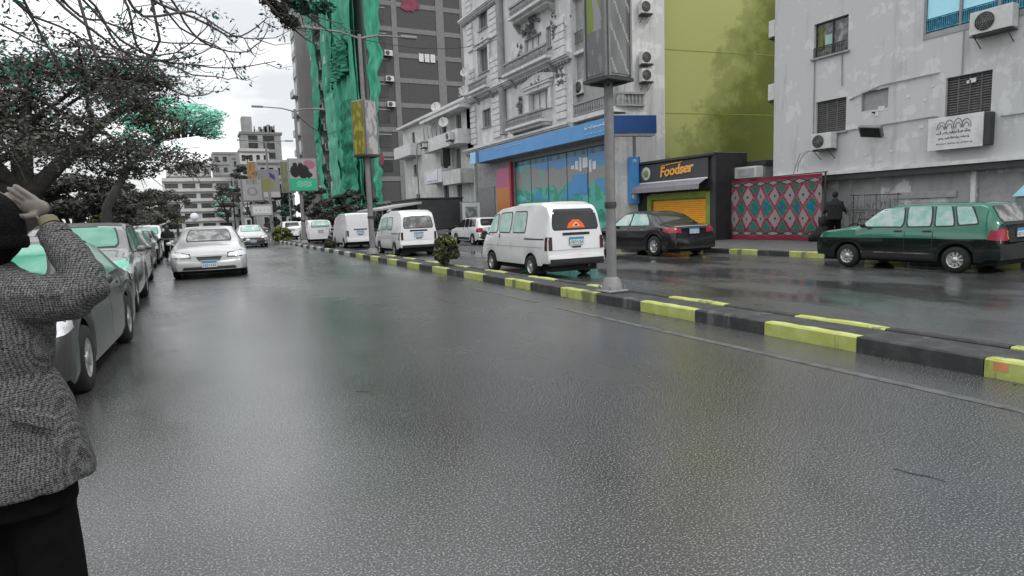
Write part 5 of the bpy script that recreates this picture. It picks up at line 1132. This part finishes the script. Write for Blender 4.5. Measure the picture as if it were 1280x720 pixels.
for i,(x,y,h,rx,lb) in enumerate([(-5.6,40,4.3,3.2,'low dark tree behind the second and third parked cars'),(-4.6,52,4.6,3.0,'dark bushy tree at the left kerb beyond the feathery tree'),(-4.8,64,4.8,3.2,'rounded dark tree, second beyond the feathery tree'),(-4.6,80,5.4,3.2,'grey-green tree, third beyond the feathery tree'),(-4.6,100,5.6,3.0,'farthest low tree before the white end block'),(-9,34,7.5,3.6,'tall dark tree at the left edge of the picture'),(-9.5,22,6,3.2,'dark tree behind the photographer at far left')]):
    tree(lb,x,y,h,rx,3.2,1.5 if i<5 else 2.4,14000,.12,.2,'park_tree',mix=(('leaf_dark',.55),('leaf_mid',.40),('leaf_olive',.03)),nc=26,group=GT)
# bare-ish street tree thin against the end of the street
for i,(x,y,h,lb) in enumerate([(-2.2,120,8,'thin grey tree in front of the white end block'),(5.5,118,8.0,'thin teal-tinged tree in front of the end block'),(9,112,13,'loose grey tree left of the stepped tower')]):
    tree(lb,x,y,h,2.4,3,3.0,1800,.26,.2,'street_tree',mix=(('leaf_mid',.8),('leaf_teal' if i==1 else 'leaf_mid',.2)),nc=20,group='far street trees')
for i,(x,y,h,lb) in enumerate([(12.5,66,5.0,'dark tree right of the third post in front of the netting'),(15.5,58,3.4,'dark shrubby tree left of the cream building'),(14.6,62,4.6,'dark pointed tree against the netted tower'),(10.5,84,6,'dark tree behind the road sign'),(13.5,80,6.5,'dark tree behind the billboard with black figures'),(16.0,50,2.9,'low dark shrubs in front of the cream building')]):
    tree(lb,x,y,h,2.2 if i!=2 else 1.2,2,.8,3800,.2,.14,'roadside_tree',mix=(('leaf_dark',.6),('leaf_mid',.3),('leaf_dteal',.08)),nc=20,group='dark trees behind the vans')
def bush(label,x,y,rx,h,mixc,n=3200,size=.06):
    t=thing('bush',label,'bush',(x,y,.14)); m=MB()
    for k in range(9): a=k*.7; m.tube([(x,y,.12),(x+.4*rx*math.cos(a),y+.4*rx*math.sin(a),h*.5),(x+rx*.8*math.cos(a),y+rx*.8*math.sin(a),h*.85)],[.02,.014,.006],5)
    m.build('stems','twig',t); ncl=26; cs=np.array([(x+rx*.75*(q:=rng.random()**.5)*math.cos(a:=rng.uniform(0,6.28)),y+rx*.75*q*math.sin(a),.2+(h-.25)*rng.random()) for _ in range(ncl)])
    for mt,f_ in mixc: o=leafmesh('foliage',clumps(cs,np.tile([rx*.3,rx*.3,h*.16],(ncl,1)),int(n*f_)),size,mt,t); o['kind']='stuff'
bush('round dark olive bush on the median behind the nearest van',6.26,16.4,.42,.98,(('leaf_dark',.62),('leaf_olive',.38)),4200,.065)
bush('yellow-green shrub on the far end of the median',6.28,52,.8,1.1,(('leaf_olive',.8),('leaf_dark',.2)),2600,.12)
bush('small dark shrub on the median before the third post',6.28,33,.35,.6,(('leaf_dark',.8),('leaf_olive',.2)),1500,.08)
# overhanging bare branches
BR=[[(-1.43,9.5,4.62),(-1.34,9.75,4.44),(-0.82,10.0,3.98),(-0.58,10.25,3.89),(-0.06,10.5,3.86),(0.75,10.75,3.9),(1.43,11.0,4.1)],[(-1.52,11.25,5.11),(-1.23,11.5,5.0),(-0.75,11.75,4.43),(-0.35,12.0,4.28),(0.22,12.25,4.08),(0.67,12.5,4.1),(0.99,12.75,4.17)],[(-0.3,10.5,5.01),(-0.14,10.75,4.79),(0.09,11.0,4.49),(0.53,11.25,4.35),(0.74,11.5,4.27),(0.9,11.75,3.95)],[(-0.56,9.75,4.68),(-0.13,10.0,4.51),(0.45,10.25,4.37),(0.72,10.5,4.3),(1.02,10.75,4.43),(1.37,11.0,4.79)],[(-0.22,11.5,5.36),(0.02,11.75,5.11),(0.27,12.0,4.71),(0.69,12.25,4.52),(1.17,12.5,4.61),(1.49,12.75,4.95),(1.62,13.0,5.25)],[(-1.19,10.75,4.88),(-0.96,11.0,4.66),(-0.73,11.25,4.19),(-0.25,11.5,3.86),(-0.1,11.75,3.71),(0.18,12.0,3.67),(0.46,12.25,3.77),(0.59,12.5,3.96)],[(-0.93,10.0,3.76),(-0.49,10.25,3.81),(-0.21,10.5,3.88),(0.22,10.75,4.03),(0.57,11.0,4.27)],[(-2.59,11.75,4.59),(-2.28,12.0,4.58),(-1.76,12.25,4.34),(-1.17,12.5,4.27),(-0.49,12.75,4.41)],[(-2.31,11.0,4.72),(-1.92,11.25,4.73),(-1.73,11.5,4.39),(-1.53,11.75,3.89),(-1.18,12.0,3.6),(-1.03,12.25,3.14)],[(-1.72,10.25,4.74),(-1.71,10.5,4.53),(-1.65,10.75,4.3),(-1.5,11.0,3.95),(-0.98,11.25,3.77),(-0.26,11.5,3.68)],[(-0.55,9.5,4.55),(-0.33,9.75,4.26),(0.25,10.0,4.44),(0.75,10.25,4.24),(1.22,10.5,4.31)],[(-1.53,11.25,5.0),(-1.22,11.5,4.67),(-0.84,11.75,4.66),(-0.32,12.0,4.53),(0.51,12.25,4.59),(0.67,12.5,4.64)],[(-1.94,10.5,4.7),(-1.68,10.75,4.4),(-1.28,11.0,4.3),(-0.96,11.25,3.94),(-0.92,11.5,3.52),(-0.87,11.75,3.2)],[(0.68,9.75,4.89),(1.2,10.0,4.71),(1.44,10.25,4.59),(1.72,10.5,4.45),(2.1,10.75,4.3)],[(1.03,11.5,5.4),(1.61,11.75,5.27),(2.04,12.0,5.26),(2.43,12.25,5.24),(2.92,12.5,5.24)],[(-0.19,10.75,4.22),(-0.38,11.0,3.93),(-0.68,11.25,3.61),(-1.06,11.5,3.16)],[(-0.67,10.0,4.7),(-0.52,10.25,4.49),(-0.47,10.5,4.03),(-0.21,10.75,4.0),(0.12,11.0,4.2),(0.52,11.25,4.66)]]
OT=thing('overhanging_tree','bare-twigged tree whose long curved branches hang over the road at top left','tree',(-5.0,9.0,.1)); m=MB(); m.tube([(-5.0,9,0),(-4.9,9.1,2.5),(-4.3,9.4,5.0),(-3.2,9.8,6.6)],[.32,.26,.20,.16],12); m.tube([(-4.3,9.4,5.0),(-3.0,9.9,6.0),(-1.4,10.2,6.2),(.6,10.8,6.3)],[.15,.12,.09,.05],8)
m.tube([(-3.2,9.8,6.6),(-1.6,10.6,6.6),(-.4,11.2,6.6),(1.4,11.6,6.3)],[.12,.09,.07,.04],8); m.tube([(-4.3,9.4,5.0),(-3.4,10.5,5.6),(-2.4,11.2,5.5)],[.12,.09,.06],8); m.build('trunk','bark',OT)
hubs=[Vector(p) for p in ((-2.2,10.0,6.1),(-1.4,10.2,6.2),(-.4,10.5,6.25),(.6,10.8,6.3),(-2.4,11.2,5.5),(-.4,11.2,6.6),(1.4,11.6,6.3),(-1.6,10.6,6.6))]
tips=[]
for bi,b in enumerate(BR):
    p0=Vector(b[0]); hb=min(hubs,key=lambda q:(q-p0).length); pts=[hb,(hb+p0)/2+Vector((0,0,.12))]
    # refine with Catmull-Rom
    B=[Vector(p) for p in b]
    for i in range(len(B)-1):
        a0=B[max(i-1,0)];a1=B[i];a2=B[i+1];a3=B[min(i+2,len(B)-1)]
        for k in range(3): t=k/3; pts.append(.5*((2*a1)+(a2-a0)*t+(2*a0-5*a1+4*a2-a3)*t*t+(3*a1-3*a2+a3-a0)*t**3))
    pts.append(B[-1]); n=len(pts); m=MB(); pts=[p+Vector((0,0,rng.normal()*.008)) for p in pts]; m.tube(pts,[.018*(1-i/n)**.8+.005 for i in range(n)],6)
    for k in range(11):
        i=rng.integers(3,n-1); p=pts[i]; d=(pts[min(i+1,n-1)]-p).normalized(); s=Vector((rng.normal(),rng.normal()*.6,rng.normal())).normalized(); L_=rng.uniform(.2,.6); e=p+(d*.7+s*.6).normalized()*L_; mdl=(p+e)/2+Vector((0,0,-.04)); m.tube([p,mdl,e+Vector((0,0,.05))],[.008,.006,.0035],4,False); tips.append((e,p))
    m.build('branch','twig',OT)
lp=[]
for e,p in tips:
    if rng.random()<.45:
        for k in range(10): t=rng.random(); q=p.lerp(e,t); lp.append((q.x+rng.normal()*.04,q.y+rng.normal()*.04,q.z+rng.normal()*.03-.02))
for k in range(750): a=rng.random(); lp.append((-2.0+rng.normal()*.45,11+rng.normal()*.5,3.95+rng.normal()*.30))
for c_ in ((-.55,10.9,4.35),(.6,11.9,5.0),(1.75,11.8,5.1),(.1,10.8,4.0)):
    for k in range(60): lp.append((c_[0]+rng.normal()*.16,c_[1]+rng.normal()*.16,c_[2]+rng.normal()*.05))
lp=np.array(lp); s1=rng.random(len(lp)); o=leafmesh('leaves',lp[s1<.7],.030,'leaf_mid',OT,elong=2.6); o['kind']='stuff'; o=leafmesh('leaves',lp[s1>=.7],.034,'leaf_dteal',OT,elong=2.6); o['kind']='stuff'
# drooping leafy bough at the top centre
LB=thing('leafy_bough','dark leafy bough hanging at the top beside the concrete tower','branch',(1.2,10,5.3)); m=MB(); m.tube([(-.4,9.6,5.6),(1.05,10.1,4.95),(1.45,10.3,4.66),(1.75,10.5,4.42)],[.05,.035,.02,.01],7); m.tube([(.4,9.8,5.35),(1.5,10.6,5.0),(2.1,10.9,4.75),(2.5,11.1,4.55)],[.03,.022,.016,.008],6); m.build('wood','twig',LB)
cs=np.array([(1.15,10.1,4.93),(1.3,10.2,4.8),(1.45,10.3,4.7),(1.6,10.4,4.56),(1.9,10.8,4.95),(1.7,10.7,5.0),(2.2,10.9,5.0)]); o=leafmesh('leaves',clumps(cs,np.tile([.16,.16,.12],(7,1)),1300),.04,'leaf_dark',LB,elong=2.2); o['kind']='stuff'; o=leafmesh('leaves',clumps(cs[4:],np.tile([.25,.2,.12],(3,1)),500),.045,'leaf_dteal',LB,elong=2.2); o['kind']='stuff'
# overhead cables
def cable(label,a,b,sag,rad=.014):
    m=MB(); a=Vector(a); b=Vector(b); m.tube([a.lerp(b,t/14)-Vector((0,0,sag*4*(t/14)*(1-t/14))) for t in range(15)],rad,5); o=m.build('cable','wire_black'); tag(o,label,'cable','overhead cables')
cable('overhead cable from the second lamp post to the ornate building',(6.22,24.3,8.3),(18,36,12.4),.5); cable('overhead cable running from the concrete tower to the third lamp post',(6.2,40.9,8.2),(18.8,88,14),1.0,.03)
# left hedge in front of the park, mass of clipped leaves
hd=thing('park_hedge','low dark hedge along the left pavement behind the parked cars','hedge',(-5.6,50,.1)); m=MB(); m.box(-6.1,-5.2,12,110,.1,1.2,.1); m.build('stems','leaf_dark',hd); pts=np.stack([rng.uniform(-6.3,-5.0,16000),rng.uniform(12,110,16000),rng.uniform(.2,1.5,16000)],1); o=leafmesh('foliage',pts,.14,'leaf_dark',hd); o['kind']='stuff'
# ------------------------------------------------------------------ people
def limb(m,pts,rads,n=12): m.tube(pts,rads,n)
def remesh(o,vox=.012,sm=6):
    q=o.modifiers.new('r','REMESH'); q.mode='VOXEL'; q.voxel_size=vox; q.use_smooth_shade=True; q=o.modifiers.new('s','SMOOTH'); q.factor=.5; q.iterations=sm
def ring(m,rows,n=28,closed=True):
    """rows: (cx,cy,z,rx,ry)"""
    vs=[]
    for cx,cy,z,rx,ry in rows:
        for k in range(n): a=2*PI*k/n; c,s=math.cos(a),math.sin(a); e=.85; vs.append((cx+rx*math.copysign(abs(c)**e,c),cy+ry*math.copysign(abs(s)**e,s),z))
    m.add(vs,[(i*n+k,i*n+(k+1)%n,(i+1)*n+(k+1)%n,(i+1)*n+k) for i in range(len(rows)-1) for k in range(n)],True); m.add(vs[:n],[tuple(range(n))[::-1]]); m.add(vs[-n:],[tuple(range(n))])
# foreground person. local x = to the picture's right, y = away from the viewer
PR=thing('person','person in a dark tweed jacket and black cap shading the eyes with a raised arm','person',(-.60,2.47,0),R(-26.8))
b=MB()
# continuous body: torso, neck, head, legs, arms, hands
ring(b,[(0,0,.80,.15,.11),(0,0,.95,.14,.10),(0,0,1.10,.14,.10),(0,0,1.25,.17,.11),(-.01,0,1.36,.14,.09),(0,0,1.40,.06,.06),(.0,.0,1.45,.05,.05)])
limb(b,[(-.09,0,.85),(-.10,.02,.5),(-.10,.0,.08)],[.09,.065,.045]); limb(b,[(.08,0,.85),(.09,.03,.5),(.09,.02,.08)],[.08,.065,.045])
b.ball((-.10,.07,.05),.05,.13,.05); b.ball((.11,.09,.05),.05,.13,.05)
b.ball((.02,.02,1.53),.085,.10,.12,16,12); b.ball((0,.12,1.515),.018,.02,.02); b.ball((-.085,.02,1.52),.015,.03,.035); b.ball((.085,.02,1.52),.015,.03,.035)
limb(b,[(.13,0,1.33),(.32,.0,1.30),(.205,.05,1.50),(.185,.06,1.545)],[.05,.042,.028,.026]); limb(b,[(-.15,0,1.33),(-.24,.03,1.08),(-.20,.14,.90)],[.05,.04,.028])
# raised hand: palm and five fingers reaching over the brow
b.ball((.152,.062,1.575),.046,.016,.030,14,10)
dh=Vector((-.80,.06,.52)).normalized(); ph=Vector((.52,0,.80)).normalized()
for k,(q_,L_) in enumerate(((.029,.070),(.010,.084),(-.009,.080),(-.027,.064))):
    p0=Vector((.152,.062,1.575))+dh*.030+ph*q_*.9; dk=(dh+ph*q_*.8).normalized(); b.tube([p0-dk*.02,p0+dk*L_*.42,p0+dk*L_*.78+Vector((0,.003,0)),p0+dk*L_+Vector((-.001,.008,-.003))],[.0092,.0088,.0078,.0058],10)
b.tube([(.165,.05,1.555),(.140,.035,1.548),(.115,.035,1.552)],[.012,.011,.008],8)
# lowered hand
b.ball((-.19,.17,.86),.03,.045,.05); 
for k in range(4): b.tube([(-.20+.016*k,.19,.84),(-.20+.016*k,.21,.80),(-.195+.015*k,.20,.765)],[.009,.008,.006],7)
b.tube([(-.16,.18,.88),(-.145,.20,.84),(-.15,.21,.81)],[.011,.009,.007],7)
bo=b.build('body','skin',PR,world=False); remesh(bo,.0042,2)
h=MB(); h.ball((.022,.0,1.52),.112,.120,.125,28,20); h.ball((.016,-.01,1.485),.100,.105,.11,20,14); ho=h.build('cap','black_wool',PR,world=False)
q=ho.modifiers.new('d','SUBSURF'); q.levels=1; q.render_levels=1
tr=MB(); ring(tr,[(-.01,0,.84,.19,.14),(-.01,.0,.72,.20,.15),(-.01,.0,.62,.20,.15)]); limb(tr,[(.08,.02,.75),(.095,.02,.4),(.10,.02,.07)],[.092,.092,.09],16); limb(tr,[(-.11,.0,.75),(-.12,.0,.4),(-.12,0,.07)],[.13,.12,.11],16); to=tr.build('trousers','trouser_black',PR,world=False); remesh(to,.012,3)
j=MB(); ring(j,[(-.04,0,.70,.290,.19),(-.04,0,.76,.288,.19),(-.03,0,.86,.262,.17),(-.02,0,.96,.222,.155),(-.02,0,1.06,.185,.14),(-.01,0,1.16,.195,.14),(-.01,0,1.26,.20,.14),(-.01,0,1.34,.185,.12),(-.01,0,1.385,.12,.09),(0,0,1.41,.075,.075)],36)
limb(j,[(.08,-.02,1.315),(.16,-.03,1.305),(.24,-.03,1.295),(.31,-.02,1.292),(.335,-.01,1.315),(.315,.01,1.365),(.265,.03,1.435),(.215,.045,1.49)],[.085,.080,.072,.066,.064,.062,.055,.050],18)
limb(j,[(-.12,0,1.32),(-.20,.01,1.22),(-.245,.03,1.08),(-.21,.12,.93)],[.08,.068,.06,.048],16)
# fold ridges over the sleeve
for k in range(5): x=.12+k*.04; j.tube([(x,-.09,1.27+.01*k),(x+.02,-.10,1.31),(x+.01,-.06,1.36)],[.006,.012,.005],6)
jo=j.build('jacket','tweed',PR,world=False); remesh(jo,.009,4)
tx=bpy.data.textures.new('folds','CLOUDS'); tx.noise_scale=.11; q=jo.modifiers.new('f','DISPLACE'); q.texture=tx; q.strength=.028; q.mid_level=.5
pk=MB(); pk.T=Matrix.Translation((.20,-.115,.945))@Matrix.Rotation(R(35),4,'Z')@Matrix.Rotation(R(28),4,'Y'); pk.box(-.055,.055,-.012,.012,-.022,.022,.006); pk.build('pocket_flap','tweed',PR,world=False)
cf=MB(); cf.tube([(.222,.043,1.482),(.208,.048,1.505)],[.047,.044],16); cf.build('cuff','tweed',PR,world=False)
sl=MB(); sl.tube([(.200,.053,1.520),(.190,.057,1.536)],[.0285,.028],14); sl.build('wristband','cuff_yellow',PR,world=False)
def small_person(label,x,y,rz,z=.15,h=1.7,arms=((.24,.05,1.0),(-.24,.05,1.0)),mt='dark_cloth',bulk=1):
    t=thing('person',label,'person',(x,y,z),rz); k=h/1.7; b=MB(); 
    ring(b,[(0,0,.85,.15,.11),(0,0,1.05,.15,.11),(0,0,1.3,.18,.11),(0,0,1.42,.10,.08),(0,.01,1.50,.05,.05)],20); b.ball((0,.03,1.60),.08,.095,.115,14,10); b.ball((0,.125,1.59),.015,.018,.018); 
    for s in (1,-1):
        limb(b,[(s*.09,0,.88),(s*.11,.03,.48),(s*.11,0,.08)],[.10,.07,.05]); b.ball((s*.11,.07,.05),.05,.12,.05); a=arms[0 if s>0 else 1]; limb(b,[(s*.17,0,1.38),(s*.24,-.02,1.15),a],[.06,.05,.035]); b.ball((a[0],a[1],a[2]-.05),.03,.03,.05)
        for f_ in range(4): b.tube([(a[0]-.02+.013*f_,a[1]+.01,a[2]-.08),(a[0]-.02+.013*f_,a[1]+.02,a[2]-.13)],.008,5)
    o=b.build('body','skin',t,world=False); remesh(o,.016,2); c=MB(); ring(c,[(0,0,.78,.20*bulk,.15*bulk),(0,0,1.0,.20*bulk,.15*bulk),(0,0,1.3,.22*bulk,.15*bulk),(0,0,1.43,.13,.10),(0,.0,1.50,.07,.07)],22)
    for s in (1,-1): a=arms[0 if s>0 else 1]; limb(c,[(s*.17,0,1.38),(s*.25,-.02,1.15),a],[.085,.07,.055])
    o=c.build('coat',mt,t,world=False); remesh(o,.016,3); c=MB(); ring(c,[(0,0,.92,.17,.13),(0,0,.8,.18,.13)]) 
    for s in (1,-1): limb(c,[(s*.09,0,.85),(s*.11,.03,.48),(s*.11,0,.09)],[.115,.09,.075])
    o=c.build('trousers','trouser_black',t,world=False); remesh(o,.016,2); c=MB(); c.ball((0,.0,1.63),.095,.10,.12,14,10); c.build('hood','dark_cloth',t,world=False); 
    t.scale=(k,k,k); return t
small_person('person in dark clothes bending over the rack by the right end of the carpet',19.7,14.2,R(-60),arms=((.32,.30,1.05),(-.34,.12,1.0)),bulk=1.18)
small_person('dark-clothed person standing at the roadside left of the silver sedan',-1.05,33,R(180),0,1.6)
# dark motorcycle near the white hatchback
def motorcycle(label,x,y,rz):
    t=thing('motorcycle',label,'motorcycle',(x,y,0),rz)
    for px_ in (-.62,.62): m=MB(); m.lathe([(.2,-.05),(.28,-.05),(.31,0),(.28,.05),(.2,.05),(.2,-.05)],18,'Y',(px_,0,.31)); w=m.build('wheel','rubber',t,world=False); m=MB(); m.lathe([(.2,-.02),(.001,-.02)],12,'Y',(px_,0,.31)); m.build('rim','rim_alloy',w,world=False)
    m=MB(); m.ball((.12,0,.72),.26,.14,.13); m.box(-.2,.25,-.14,.14,.3,.6,.06); m.build('body','paint_black',t,world=False); m=MB(); m.box(-.6,-.02,-.12,.12,.72,.82,.04); m.build('seat','black_plastic',t,world=False)
    m=MB(); m.tube([(.62,.07,.31),(.42,.07,.85),(.38,.07,1.0)],.025,6); m.tube([(.62,-.07,.31),(.42,-.07,.85),(.38,-.07,1.0)],.025,6); m.tube([(.36,-.34,1.02),(.36,.34,1.02)],.018,6); m.build('fork','metal_grey',t,world=False); m=MB(); m.ball((.46,0,.88),.09,.09,.09); m.build('headlight','lamp_clear',t,world=False); m=MB(); m.box(-.64,-.5,-.1,.1,.5,.65,.02); m.build('taillight','lamp_red',t,world=False)
motorcycle('dark motorcycle parked between the white hatchback and the box-backed van',8.1,41.5,R(100)); motorcycle('dark motorcycle standing beside the parked cars on the left',-.75,29.5,R(-95))
# roadside litter and drain lines
m=MB()
for k in range(60): x=random.uniform(6.7,7.0) if k%2 else random.uniform(15.0,15.25); y=random.uniform(2,30); s=random.uniform(.01,.03); m.box(x,x+s,y,y+s,.001,.008)
tag(m.build('litter','tarp_pale'),'small pale scraps of litter in the gutters beside the kerbs','litter',kind='stuff')

m=MB()
for k in range(420):
    e=random.random()**2; x=random.choice((5.82-e*.35,5.82-e*.35,6.68+e*.4,15.25-e*.5)); y=random.uniform(1.5,32); s_=random.uniform(.008,.028); a=random.uniform(0,PI); c,d=math.cos(a)*s_,math.sin(a)*s_
    m.add([(x-c,y-d,.004),(x+d*.5,y-c*.5,.008),(x+c,y+d,.004),(x-d*.5,y+c*.5,.011)],[(0,1,2,3)])
tag(m.build('fallen_leaves','leaf_mid'),'wet fallen leaves and grit scattered in the gutters along the kerbs','leaves',kind='stuff')
# cap rib and jacket collar, hem seams on the foreground person
m=MB(); m.lathe([(.112,1.452),(.119,1.462),(.119,1.485),(.113,1.495)],28,'Z',(.020,0,0)); m.build('cap_band','black_wool',PR,world=False)
m=MB(); ring(m,[(0,0,1.385,.088,.085),(0,-.005,1.41,.078,.078),(0,-.01,1.435,.074,.076)],24); m.build('collar','tweed',PR,world=False)
